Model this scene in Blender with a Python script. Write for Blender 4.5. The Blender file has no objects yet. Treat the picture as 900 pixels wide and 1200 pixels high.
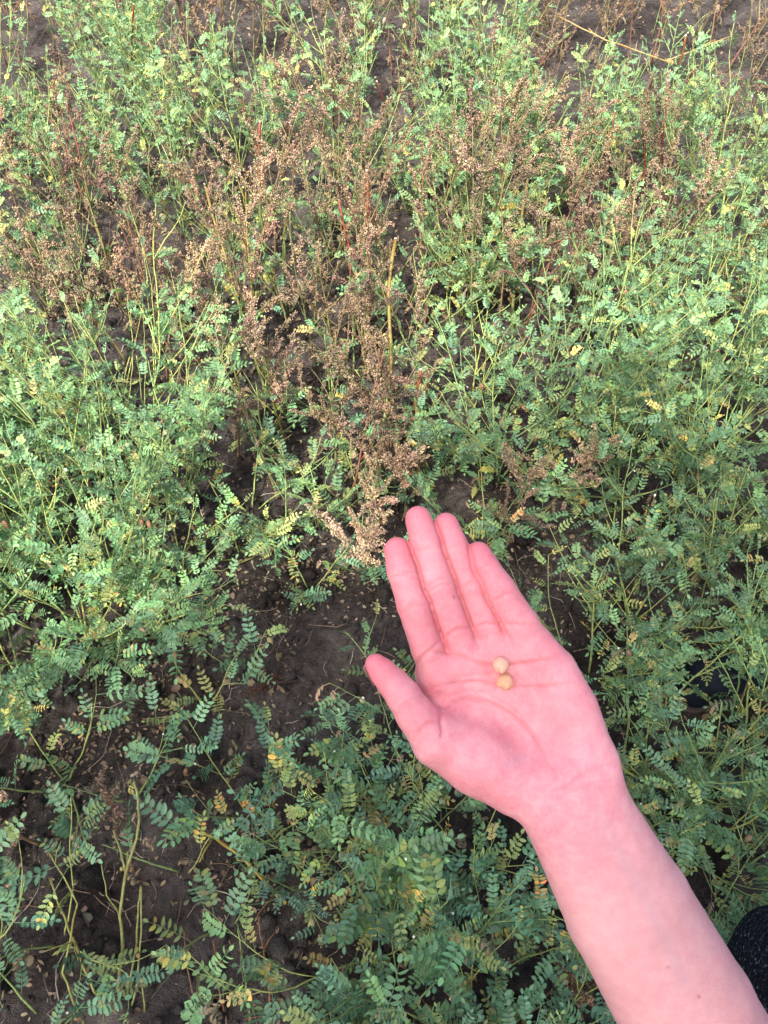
import bpy, math, random
import numpy as np
from mathutils import Vector, Matrix, Euler, noise as mnoise

rng = random.Random(7)
nrng = np.random.default_rng(7)
R = math.radians
scene = bpy.context.scene
col = scene.collection

# ------------------------------------------------------------------ camera
CAM_H, PITCH, LENS = 1.50, 54.0, 26.0
W, H, FPX = 900.0, 1200.0, 26.0 / 36.0 * 1200.0
cam_d = bpy.data.cameras.new('camera')
cam_d.sensor_fit = 'VERTICAL'; cam_d.sensor_height = 36.0; cam_d.lens = LENS
cam_d.clip_start = 0.02; cam_d.clip_end = 500.0
cam = bpy.data.objects.new('camera', cam_d); col.objects.link(cam)
cam.location = (0, 0, CAM_H); cam.rotation_euler = (R(90 - PITCH), 0, 0)
scene.camera = cam
CF = np.array([0, math.cos(R(PITCH)), -math.sin(R(PITCH))])
CU = np.array([0, math.sin(R(PITCH)), math.cos(R(PITCH))])
CR = np.array([1.0, 0, 0])
CO = np.array([0, 0, CAM_H])

# ------------------------------------------------------------------ sky, sun, exposure
SUN_EL, SUN_AZ = 54.0, 200.0      # azimuth clockwise from +Y: the sun stands behind the photographer, a little to the left
world = bpy.data.worlds.new('World'); scene.world = world; world.use_nodes = True
wn = world.node_tree.nodes; wl = world.node_tree.links
sky = wn.new('ShaderNodeTexSky'); sky.sky_type = 'NISHITA'; sky.sun_disc = False
sky.sun_elevation = R(SUN_EL); sky.sun_rotation = R(SUN_AZ)
sky.air_density = 1.0; sky.dust_density = 6.0; sky.ozone_density = 1.0
wn['Background'].inputs['Strength'].default_value = 0.15
wl.new(sky.outputs[0], wn['Background'].inputs['Color'])
sd = bpy.data.lights.new('sun', 'SUN'); sd.energy = 3.0; sd.angle = R(1.5); sd.color = (1.0, 0.95, 0.86)
sun = bpy.data.objects.new('sun', sd); col.objects.link(sun)
sdir = Vector((math.sin(R(SUN_AZ)) * math.cos(R(SUN_EL)), math.cos(R(SUN_AZ)) * math.cos(R(SUN_EL)), math.sin(R(SUN_EL))))
sun.rotation_euler = (-sdir).to_track_quat('-Z', 'Y').to_euler(); sun.location = sdir * 20
vs = scene.view_settings
vs.view_transform = 'Standard'; vs.look = 'None'; vs.gamma = 1.0; vs.use_curve_mapping = False
vs.exposure = 1.38
scene.cycles.max_bounces = 6; scene.cycles.transparent_max_bounces = 4

# ------------------------------------------------------------------ helpers
def cam_pt(u, v, d):
    """pixel and depth -> camera coordinates (right, up, depth)"""
    return np.array([(u - W / 2) / FPX * d, (H / 2 - v) / FPX * d, d])
def to_world(p):
    p = np.asarray(p, float)
    return CO + p[..., 0:1] * CR + p[..., 1:2] * CU + p[..., 2:3] * CF
def on_plane(u, v, z):
    d = CF + (u - W / 2) / FPX * CR + (H / 2 - v) / FPX * CU
    t = (z - CAM_H) / d[2]
    p = CO + t * d
    return float(p[0]), float(p[1])
def project(p):
    q = np.asarray(p) - CO
    f = q @ CF
    return W / 2 + (q @ CR) / f * FPX, H / 2 - (q @ CU) / f * FPX, f

def tag(o, label=None, cat=None, group=None, kind=None):
    if label: o['label'] = label
    if cat: o['category'] = cat
    if group: o['group'] = group
    if kind: o['kind'] = kind
    return o
def empty(name, loc):
    o = bpy.data.objects.new(name, None); o.empty_display_size = 0.05
    o.location = loc; col.objects.link(o); return o
def mobj(name, mesh, parent=None, mat=None):
    o = bpy.data.objects.new(name, mesh); col.objects.link(o)
    if parent: o.parent = parent
    if mat and not mesh.materials: mesh.materials.append(mat)
    return o

class MB:
    """collects vertices / faces (+ one float attribute and one per-vertex colour) into one mesh"""
    def __init__(s): s.v = []; s.f = []; s.a = []; s.c = []
    def add(s, verts, faces, attr=0.0, colr=(1, 1, 1)):
        n = len(s.v)
        s.v.extend(tuple(p) for p in verts)
        s.f.extend(tuple(i + n for i in f) for f in faces)
        s.a.extend(attr if isinstance(attr, (list, tuple)) else [attr] * len(verts))
        s.c.extend(colr if isinstance(colr, list) else [colr] * len(verts))
    def tube(s, pts, rad, sides=5, attr=None, colr=(1, 1, 1), cap=True, ribs=0.0):
        pts = [Vector(p) for p in pts]; n = len(pts)
        rad = rad if isinstance(rad, (list, tuple)) else [rad] * n
        base = len(s.v); up = Vector((0.31, 0.17, 0.93)).normalized()
        t0 = (pts[1] - pts[0]).normalized(); x = t0.cross(up)
        if x.length < 1e-3: x = t0.cross(Vector((1, 0, 0)))
        x.normalize()
        for i, p in enumerate(pts):
            t = (pts[min(i + 1, n - 1)] - pts[max(i - 1, 0)]).normalized()
            x = (x - t * x.dot(t)).normalized(); y = t.cross(x)
            for k in range(sides):
                a = 2 * math.pi * k / sides
                r = rad[i] * (1 - ribs * (k % 2))
                s.v.append(tuple(p + (x * math.cos(a) + y * math.sin(a)) * r))
                s.a.append(attr[i] if attr else i / (n - 1))
                s.c.append(colr[i] if isinstance(colr, list) else colr)
        for i in range(n - 1):
            for k in range(sides):
                a = base + i * sides + k; b = base + i * sides + (k + 1) % sides
                s.f.append((a, b, b + sides, a + sides))
        if cap:
            s.f.append(tuple(base + (n - 1) * sides + k for k in range(sides)))
            s.f.append(tuple(base + k for k in reversed(range(sides))))
    def mesh(s, name, mat, smooth=True):
        m = bpy.data.meshes.new(name); m.from_pydata(s.v, [], s.f)
        a = m.attributes.new('along', 'FLOAT', 'POINT'); a.data.foreach_set('value', s.a)
        c = m.attributes.new('tint', 'FLOAT_COLOR', 'POINT')
        c.data.foreach_set('color', np.array([(x[0], x[1], x[2], 1.0) for x in s.c], dtype=np.float32).ravel())
        if smooth: m.polygons.foreach_set('use_smooth', [True] * len(m.polygons))
        m.materials.append(mat); m.update(); return m

def np_mesh(name, V, F, mat, smooth=True):
    m = bpy.data.meshes.new(name)
    m.vertices.add(len(V)); m.vertices.foreach_set('co', np.asarray(V, np.float32).ravel())
    F = np.asarray(F, np.int32); k = F.shape[1]
    m.loops.add(F.size); m.loops.foreach_set('vertex_index', F.ravel())
    m.polygons.add(len(F)); m.polygons.foreach_set('loop_start', np.arange(0, F.size, k, dtype=np.int32))
    m.polygons.foreach_set('loop_total', np.full(len(F), k, np.int32))
    m.update(calc_edges=True)
    if smooth: m.polygons.foreach_set('use_smooth', np.ones(len(F), bool))
    m.materials.append(mat); return m

# ------------------------------------------------------------------ materials
class Mat:
    def __init__(s, name, rough=0.6, spec=0.3):
        s.m = bpy.data.materials.new(name); s.m.use_nodes = True
        s.n = s.m.node_tree.nodes; s.l = s.m.node_tree.links
        s.p = s.n['Principled BSDF']; s.out = s.n['Material Output']
        s.p.inputs['Roughness'].default_value = rough
        s.p.inputs['Specular IOR Level'].default_value = spec
    def node(s, t, **kw):
        n = s.n.new(t)
        for k, v in kw.items(): setattr(n, k, v)
        return n
    def link(s, a, b): s.l.new(a, b)
    def val(s, sock, v):
        if hasattr(v, 'is_linked') or hasattr(v, 'links'): s.link(v, sock)
        else: sock.default_value = (*v, 1) if isinstance(v, tuple) and len(v) == 3 else v
    def coord(s, which='Object'):
        return s.node('ShaderNodeTexCoord').outputs[which]
    def noise(s, scale, detail=4, vec=None, rough=0.55):
        n = s.node('ShaderNodeTexNoise'); n.inputs['Scale'].default_value = scale
        n.inputs['Detail'].default_value = detail; n.inputs['Roughness'].default_value = rough
        if vec is not None: s.link(vec, n.inputs['Vector'])
        return n.outputs['Fac']
    def ramp(s, fac, stops):
        n = s.node('ShaderNodeValToRGB'); e = n.color_ramp.elements
        while len(e) < len(stops): e.new(0.5)
        for x, (p, c) in zip(e, stops): x.position = p; x.color = (*c, 1) if len(c) == 3 else c
        s.link(fac, n.inputs[0]); return n.outputs[0]
    def mix(s, fac, a, b, mode='MIX'):
        n = s.node('ShaderNodeMix', data_type='RGBA', blend_type=mode)
        s.val(n.inputs[0], fac)
        for k, x in ((6, a), (7, b)):
            if isinstance(x, tuple): n.inputs[k].default_value = (*x, 1) if len(x) == 3 else x
            else: s.link(x, n.inputs[k])
        return n.outputs[2]
    def math(s, op, a, b=0.0):
        n = s.node('ShaderNodeMath', operation=op); s.val(n.inputs[0], a); s.val(n.inputs[1], b); return n.outputs[0]
    def attr(s, name, out='Fac'):
        n = s.node('ShaderNodeAttribute'); n.attribute_name = name; return n.outputs[out]
    def bump(s, h, strength, dist):
        n = s.node('ShaderNodeBump'); n.inputs['Strength'].default_value = strength; n.inputs['Distance'].default_value = dist
        s.link(h, n.inputs['Height']); s.link(n.outputs[0], s.p.inputs['Normal']); return n.outputs[0]
    def base(s, c): s.val(s.p.inputs['Base Color'], c)
    def translucent(s, colr, amount):
        t = s.node('ShaderNodeBsdfTranslucent'); s.link(colr, t.inputs['Color'])
        mx = s.node('ShaderNodeMixShader'); mx.inputs[0].default_value = amount
        s.link(s.p.outputs[0], mx.inputs[1]); s.link(t.outputs[0], mx.inputs[2]); s.link(mx.outputs[0], s.out.inputs[0])

def leaf_material(name, transl=0.17, rough=0.5):
    m = Mat(name, rough, 0.35)
    oi = m.node('ShaderNodeObjectInfo')
    hs = m.node('ShaderNodeHueSaturation')
    m.link(oi.outputs['Color'], hs.inputs['Color'])
    mr = m.node('ShaderNodeMapRange'); mr.inputs[3].default_value = 0.58; mr.inputs[4].default_value = 1.34
    m.link(oi.outputs['Random'], mr.inputs[0]); m.link(mr.outputs[0], hs.inputs['Value'])
    tint = m.mix(1.0, hs.outputs[0], m.attr('tint', 'Color'), 'MULTIPLY')
    nz = m.noise(420, 2, m.coord())
    c = m.mix(1.0, tint, m.ramp(nz, [(0.32, (0.80, 0.84, 0.80)), (0.68, (1.22, 1.16, 1.12))]), 'MULTIPLY')
    vein = m.attr('along')
    c = m.mix(m.math('MULTIPLY', vein, 0.30), c, (0.34, 0.44, 0.26))
    m.base(c); m.translucent(c, transl); return m.m
M = {}
M['leaf'] = leaf_material('chickpea_leaf')
M['dryleaf'] = leaf_material('dry_leaf', 0.12, 0.8)

def stem_material(name):
    m = Mat(name, 0.5, 0.3)
    oi = m.node('ShaderNodeObjectInfo')
    c = m.mix(1.0, oi.outputs['Color'], m.attr('tint', 'Color'), 'MULTIPLY')
    nz = m.noise(160, 3, m.coord())
    c = m.mix(1.0, c, m.ramp(nz, [(0.3, (0.6, 0.6, 0.6)), (0.7, (1.15, 1.15, 1.1))]), 'MULTIPLY')
    m.base(c); m.bump(nz, 0.3, 0.001); return m.m
M['stem'] = stem_material('plant_stem')
M['seed'] = stem_material('seed_head')

def simple(name, c1, c2, scale, rough=0.6, spec=0.25, bump=0.3, dist=0.002):
    m = Mat(name, rough, spec); nz = m.noise(scale, 5, m.coord())
    m.base(m.ramp(nz, [(0.3, c1), (0.7, c2)])); m.bump(nz, bump, dist); return m.m
M['petal'] = simple('white_petal', (0.75, 0.74, 0.68), (0.85, 0.85, 0.8), 300, 0.5)
M['pith'] = simple('cut_pith', (0.55, 0.5, 0.42), (0.75, 0.72, 0.62), 400, 0.8)
M['bark'] = simple('bark', (0.06, 0.045, 0.035), (0.16, 0.13, 0.10), 12, 0.9, 0.1, 0.8, 0.02)

def soil_material():
    m = Mat('soil', 0.92, 0.12); co = m.coord()
    big = m.noise(5, 6, co); fine = m.noise(55, 8, co, 0.65); grit = m.noise(420, 4, co)
    c = m.ramp(big, [(0.30, (0.042, 0.034, 0.030)), (0.50, (0.090, 0.077, 0.071)), (0.70, (0.175, 0.155, 0.145))])
    c = m.mix(0.75, c, m.ramp(fine, [(0.3, (0.5, 0.48, 0.46)), (0.68, (1.35, 1.32, 1.3))]), 'MULTIPLY')
    c = m.mix(0.6, c, m.ramp(grit, [(0.35, (0.6, 0.6, 0.6)), (0.62, (1.1, 1.1, 1.1)), (0.72, (1.9, 1.8, 1.7))]), 'MULTIPLY')
    m.base(c)
    h = m.math('ADD', m.math('MULTIPLY', fine, 1.0), m.math('MULTIPLY', grit, 0.25))
    m.bump(h, 1.0, 0.028); return m.m
M['soil'] = soil_material()

# ------------------------------------------------------------------ ground
def ground_h(x, y):
    p = Vector((x, y, 0.0))
    z = 0.030 * mnoise.noise(p * 2.1) + 0.018 * mnoise.noise(p * 6.3 + Vector((3, 1, 0)))
    z += 0.016 * abs(mnoise.noise(p * 17 + Vector((7, 2, 0)))) + 0.009 * mnoise.noise(p * 38) + 0.007 * abs(mnoise.noise(p * 80))
    return z
def axis(lo, hi, step, far):
    a = list(np.arange(lo, hi, step)); s = step
    x = a[-1]
    while x < far: s *= 1.28; x += s; a.append(x)
    x = a[0]; s = step
    while x > -far: s *= 1.28; x -= s; a.insert(0, x)
    return a
gx = axis(-1.9, 1.9, 0.014, 120); gy = axis(-0.5, 4.0, 0.014, 120)
gv = [(x, y, ground_h(x, y) if -4 < x < 4 and -4 < y < 7 else 0.012 * mnoise.noise(Vector((x, y, 0)))) for y in gy for x in gx]
nx_ = len(gx); ii, jj = np.meshgrid(np.arange(len(gy) - 1), np.arange(nx_ - 1), indexing='ij')
a_ = (ii * nx_ + jj).ravel()
ground = mobj('ground', np_mesh('ground', gv, np.stack([a_, a_ + 1, a_ + nx_ + 1, a_ + nx_], 1), M['soil']))
ground['kind'] = 'structure'

# ------------------------------------------------------------------ leaf, flower, pod, seed head prototypes
def leaflet(mb, base, direc, up, L, wd, fold, curl, tint, r):
    d = direc.normalized(); s = d.cross(up).normalized(); n = s.cross(d).normalized()
    def P(t, w, sgn):
        h = -curl * t * t * L
        return base + d * (t * L) + s * (sgn * w * wd) + n * (h + fold * w * wd)
    v = [P(0, 0, 0), P(0.30, 0, 0), P(0.66, 0, 0), P(1.0, 0, 0),
         P(0.26, 0.86, 1), P(0.64, 0.95, 1), P(0.90, 0.45, 1),
         P(0.26, 0.86, -1), P(0.64, 0.95, -1), P(0.90, 0.45, -1)]
    f = [(0, 4, 1), (1, 4, 5, 2), (2, 5, 6, 3), (0, 1, 7), (1, 2, 8, 7), (2, 3, 9, 8)]
    mb.add(v, f, [1, 1, 0.8, 0.2, 0, 0, 0, 0, 0, 0], tint)

def make_leaf(seed, pairs, L, ll, droop, cup, dry=False, sick=0.0):
    r = random.Random(seed); mb = MB(); pts = []
    p = Vector((0, 0, 0)); ang = r.uniform(-0.1, 0.15); side = r.uniform(-0.15, 0.15)
    n = pairs + 2; step = L / n
    for i in range(n + 1):
        pts.append(p.copy())
        d = Vector((math.sin(side * i / n * 2), math.cos(ang), -math.sin(ang))).normalized()
        p = p + d * step; ang += droop / n
    mb.tube(pts, [0.0008 - 0.0004 * i / n for i in range(n + 1)], 3, attr=[1.0] * (n + 1), cap=False)
    for i in range(2, n):
        d = (pts[i + 1] - pts[i - 1]).normalized(); t = i / n
        sz = ll * (0.72 + 0.5 * math.sin(math.pi * min(1, t * 0.9))) 
        for sg in (-1, 1):
            side_v = Vector((sg, 0, 0)); fw = r.uniform(0.35, 0.7)
            dirv = (side_v + d * fw + Vector((0, 0, cup + r.uniform(-0.18, 0.18)))).normalized()
            up = Vector((r.uniform(-.25, .25), r.uniform(-.25, .25), 1))
            g = r.uniform(0.78, 1.2)
            if r.random() < .05: continue
            tn = (g, g, g * r.uniform(0.9, 1.1))
            if r.random() < sick * (1.6 - t): tn = r.choice(((2.3, 1.35, .75), (1.9, 1.3, .7), (2.2, 1.0, .9), (1.6, 1.25, .7)))
            leaflet(mb, pts[i] + d * r.uniform(-0.15, 0.15) * step, dirv, up, sz * r.uniform(0.76, 1.14), sz * r.uniform(0.22, 0.31),
                    r.uniform(0.15, 0.5) if not dry else r.uniform(0.3, 1.2), r.uniform(-0.1, 0.2) if not dry else r.uniform(0.2, 0.6), tn, r)
    d = (pts[-1] - pts[-2]).normalized()
    leaflet(mb, pts[-1], d, Vector((0, 0, 1)), ll * 0.9, ll * 0.27, 0.3, 0.1, (1.05, 1.05, 1), r)
    return mb
LEAVES = [make_leaf(100 + i, 5 + i % 3, 0.054 + 0.006 * (i % 4), 0.0112 + 0.0006 * (i % 3), [0.25, 0.6, 0.9, 0.05][i % 4], [0.1, 0.3, 0.45][i % 3], sick=.0 if i < 12 else .35).mesh('leaf', M['leaf']) for i in range(18)]
YOUNG = [make_leaf(200 + i, 5 + i % 2, 0.036, 0.0075, [0.1, 0.35][i % 2], 0.7).mesh('young_leaf', M['leaf']) for i in range(4)]
DRYL = [make_leaf(300 + i, 4 + i % 2, 0.044, 0.0085, 1.6, 0.1, True).mesh('dry_leaf', M['dryleaf']) for i in range(4)]

def ellipsoid(mb, c, ax, rad, nseg=6, nring=4, tint=(1, 1, 1), beak=0.0, attr=0.0):
    ax = Vector(ax).normalized(); x = ax.orthogonal().normalized(); y = ax.cross(x)
    v = [Vector(c) - ax * rad[2]]; f = []
    for i in range(1, nring):
        a = math.pi * i / nring
        for k in range(nseg):
            b = 2 * math.pi * k / nseg
            v.append(Vector(c) - ax * (math.cos(a) * rad[2]) + (x * math.cos(b) * rad[0] + y * math.sin(b) * rad[1]) * math.sin(a))
    v.append(Vector(c) + ax * rad[2] * (1 + beak))
    for k in range(nseg):
        f.append((0, 1 + (k + 1) % nseg, 1 + k))
        for i in range(nring - 2):
            a = 1 + i * nseg + k; b = 1 + i * nseg + (k + 1) % nseg
            f.append((a, b, b + nseg, a + nseg))
        f.append((1 + (nring - 2) * nseg + k, 1 + (nring - 2) * nseg + (k + 1) % nseg, len(v) - 1))
    mb.add(v, f, attr, tint)

def make_pod(seed):
    r = random.Random(seed); mb = MB()
    mb.tube([(0, 0, 0), (0, 0.006, -0.002), (0.001, 0.010, -0.008)], 0.0006, 4)
    ellipsoid(mb, (0.001, 0.012, -0.017), (0.1, 0.35, -1), (0.0048, 0.0055, 0.0098), 8, 6, beak=0.45)
    for k in range(4):
        a = k * 1.6
        leaflet(mb, Vector((0.001, 0.010, -0.008)), Vector((math.cos(a), math.sin(a), -0.8)), Vector((0, 0, 1)), 0.006, 0.0013, 0.3, 0.2, (0.8, 0.9, 0.7), r)
    return mb
PODS = [make_pod(i).mesh('pod', M['stem']) for i in range(2)]
def make_flower(seed):
    r = random.Random(seed); g = MB()
    g.tube([(0, 0, 0), (0, 0.010, 0.002), (0, 0.016, -0.002)], 0.0005, 4, colr=(1, 1, 1))
    ellipsoid(g, (0, 0.018, -0.004), (0, 0.5, -0.8), (0.0022, 0.0022, 0.0034), 6, 4)
    p = MB()
    for k, (dx, l, w) in enumerate(((0, 0.0088, 0.0030), (0.5, 0.006, 0.0018), (-0.5, 0.006, 0.0018))):
        leaflet(p, Vector((0, 0.019, -0.005)), Vector((dx, 0.75, -0.65 + 0.2 * k)), Vector((0, 0.5, 1)), l, w, 0.4, -0.15, (1, 1, 1), r)
    return g.mesh('flower', M['stem']), p.mesh('petals', M['petal'])
FLOWER_G, FLOWER_P = make_flower(3)

def make_seed_head(seed, L):
    r = random.Random(seed); mb = MB()
    pts = [Vector((0, 0, 0))]; d = Vector((0, 1, 0))
    for i in range(8):
        d = (d + Vector((r.uniform(-.25, .25), 0.1, r.uniform(-.3, .2)))).normalized(); pts.append(pts[-1] + d * L / 8)
    mb.tube(pts, [0.0011 - 0.0007 * i / 8 for i in range(9)], 4, colr=(0.6, 0.6, 0.5))
    nb = int(L / 0.0048)
    for i in range(nb):
        t = (i + r.random()) / nb; k = min(7, int(t * 8)); c = pts[k].lerp(pts[k + 1], t * 8 - k)
        R0 = 0.0085 * (1.0 - 0.62 * t) * r.uniform(0.25, 1.2)
        a = r.uniform(0, 6.283); off = Vector((math.cos(a), r.uniform(-.2, .6), math.sin(a))) * R0
        mb.tube([c, c + off], 0.0004, 3, colr=(0.6, 0.55, 0.45), cap=False)
        for q in range(r.randint(6, 11)):
            o = Vector((r.gauss(0, 1), r.gauss(0, 1), r.gauss(0, 1))) * 0.0025
            rr = r.uniform(0.0012, 0.0025); g = r.choice((0.45, 0.7, 0.9, 1.0, 1.15, 1.4)) * r.uniform(.85, 1.15)
            ax = (r.gauss(0, 1), r.gauss(0, 1), r.gauss(0, 1))
            ellipsoid(mb, c + off + o, ax, (rr, rr * r.uniform(.6, 1), rr * r.uniform(.7, 1.3)), 4, 3, (g, g * r.uniform(.93, 1.02), g * r.uniform(.85, 1.05)))
    return mb
HEADS = [make_seed_head(500 + i, 0.060 + 0.014 * (i % 4)).mesh('seed_head', M['seed']) for i in range(8)]

GREEN = [(0.14, 0.275, 0.155), (0.15, 0.30, 0.155), (0.175, 0.315, 0.14), (0.13, 0.26, 0.165)]
YGREEN = [(0.27, 0.36, 0.12), (0.33, 0.38, 0.12), (0.22, 0.32, 0.11)]
YELLOW = [(0.42, 0.36, 0.11), (0.44, 0.33, 0.13), (0.36, 0.34, 0.11)]
BROWN = [(0.22, 0.14, 0.095), (0.28, 0.175, 0.12), (0.16, 0.10, 0.07), (0.33, 0.22, 0.155)]

def orient(direc, up):
    y = direc.normalized(); x = y.cross(up)
    if x.length < 1e-4: x = y.orthogonal()
    x.normalize(); z = x.cross(y)
    return Matrix((x, y, z)).transposed().to_4x4()
def jit(c, r, s=0.12):
    k = 1 + r.uniform(-s, s)
    return tuple(max(0.0, x * k * (1 + r.uniform(-s, s) * 0.4)) for x in c)

def put(mesh, name, parent, loc, direc, up, scale, colr):
    o = bpy.data.objects.new(name, mesh); col.objects.link(o); o.parent = parent
    o.matrix_basis = Matrix.Translation(loc) @ orient(direc, up) @ Matrix.Scale(scale, 4)
    o.color = (*colr, 1); return o

COUNT = {'leaf': 0}
def chickpea(x, y, h, nst, spread, label, group=None, yellow=0.12, dead=0.06, leaf=1.0, dens=1.0, seed=0, lean=(0, 0), green=None, bare=0.22, flowers=2, pods=2, name='chickpea_plant', branch=0.30, thick=1.0):
    r = random.Random(seed); z0 = ground_h(x, y) - 0.004
    root = tag(empty(name, (x, y, z0)), label, 'chickpea plant', group)
    pal = green or GREEN; nodes = []
    a0 = r.uniform(0, 6.28)
    for s in range(nst):
        az = a0 + s * 6.283 / nst + r.uniform(-.5, .5)
        tilt = spread * r.uniform(0.45, 1.15); L = h * r.uniform(0.8, 1.12) / max(0.45, math.cos(tilt * 0.75))
        mb = MB()
        def grow(p, d, L, r0, main, az):
            n = max(4, int(L / 0.022)); pts = [p.copy()]; step = L / n
            horiz = Vector((math.cos(az), math.sin(az), 0))
            for i in range(n):
                t = i / n
                tgt = Vector((lean[0], lean[1], 0)) + horiz * math.sin(tilt * (1.25 - 0.5 * t)) + Vector((0, 0, math.cos(tilt * (1.25 - 0.5 * t))))
                d = (d * 0.8 + tgt.normalized() * 0.2 + Vector((r.gauss(0, .07), r.gauss(0, .07), r.gauss(0, .05)))).normalized()
                p = p + d * step; p.z = max(p.z, 0.012); pts.append(p.copy())
                tt = (i + 1) / n
                if not main or tt > bare: nodes.append((p.copy(), d.copy(), tt, main))
                if main and 0.22 < tt < 0.85 and r.random() < branch:
                    baz = az + r.choice((-1, 1)) * r.uniform(0.5, 1.3)
                    bd = (d + Vector((math.cos(baz), math.sin(baz), 0)) * 0.9).normalized()
                    grow(p, bd, L * (1 - tt) * r.uniform(0.55, 0.9) + 0.04, r0 * 0.6, False, baz)
            g = [(1.05, 1.0, 0.85)] * len(pts)
            mb.tube(pts, [r0 * (1 - 0.65 * i / n) for i in range(n + 1)], 5, colr=g)
        d0 = Vector((math.cos(az) * math.sin(tilt), math.sin(az) * math.sin(tilt), math.cos(tilt)))
        grow(Vector((math.cos(az) * 0.008, math.sin(az) * 0.008, 0)), d0, L, 0.0025 * thick * r.uniform(.8, 1.15), True, az)
        st = mobj('stem', mb.mesh('stem', M['stem']), root)
        st.color = (*jit(r.choice([(0.30, 0.40, 0.16), (0.36, 0.43, 0.17), (0.26, 0.38, 0.17)]), r), 1)
    k = 0
    r.shuffle(nodes)
    lim = 285
    for (p, d, t, main) in nodes:
        if k >= lim: break
        if r.random() > dens: continue
        a = r.uniform(0, 6.283)
        out = Vector((math.cos(a), math.sin(a), 0)); out = (out - d * out.dot(d) * 0.8)
        if out.length < 1e-3: continue
        direc = (out.normalized() * 0.8 + d * r.uniform(0.15, 0.7) + Vector((0, 0, r.uniform(-0.15, 0.35)))).normalized()
        up = Vector((r.gauss(0, .45), r.gauss(0, .45), 1.0))
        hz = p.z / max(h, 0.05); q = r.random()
        pd = dead * (2.2 if hz < 0.35 else 0.5); py = yellow * (1.8 if hz < 0.5 else 0.6)
        if q < pd: put(r.choice(DRYL), 'leaf', root, p, direc + Vector((0, 0, -.5)), up, leaf * r.uniform(.7, 1), jit(r.choice(BROWN), r))
        elif q < pd + py * 0.16: put(r.choice(LEAVES), 'leaf', root, p, direc, up, leaf * r.uniform(.6, .95), jit(r.choice(YELLOW), r))
        elif q < pd + py: put(r.choice(LEAVES), 'leaf', root, p, direc, up, leaf * r.uniform(.7, 1.05), jit(r.choice(YGREEN), r))
        elif t > 0.93: put(r.choice(YOUNG), 'leaf', root, p, (d + direc * 0.5), up, leaf * r.uniform(.9, 1.2), jit(r.choice(YGREEN + pal + pal), r))
        else:
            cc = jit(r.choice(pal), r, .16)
            if hz > .7: cc = (cc[0] * 1.12, cc[1] * 1.08, cc[2] * 1.02)  # young top leaves are paler; height tones also imitate light on the tops
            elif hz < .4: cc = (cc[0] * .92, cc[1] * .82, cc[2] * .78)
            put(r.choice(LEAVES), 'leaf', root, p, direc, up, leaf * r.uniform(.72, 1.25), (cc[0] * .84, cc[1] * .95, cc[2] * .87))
        k += 1
    COUNT['leaf'] += k
    tops = [n for n in nodes if n[2] > 0.45 and n[0].z > 0.1]
    for (p, d, t, main) in tops[:flowers]:
        a = r.uniform(0, 6.283); dr = Vector((math.cos(a), math.sin(a), 0.1))
        f = put(FLOWER_G, 'flower', root, p, dr, Vector((0, 0, 1)), r.uniform(.42, .62), (0.25, 0.36, 0.15))
        pe = bpy.data.objects.new('petals', FLOWER_P); col.objects.link(pe); pe.parent = f
    lows = [n for n in nodes if n[2] < 0.8 and n[0].z > 0.06]
    for (p, d, t, main) in lows[:pods]:
        a = r.uniform(0, 6.283); dr = Vector((math.cos(a), math.sin(a), 0.05))
        put(r.choice(PODS), 'pod', root, p, dr, Vector((0, 0, 1)), r.uniform(.85, 1.15), jit(r.choice([(0.48, 0.36, 0.22), (0.40, 0.24, 0.14), (0.52, 0.46, 0.24), (0.28, 0.15, 0.09)]), r))
    return root

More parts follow.
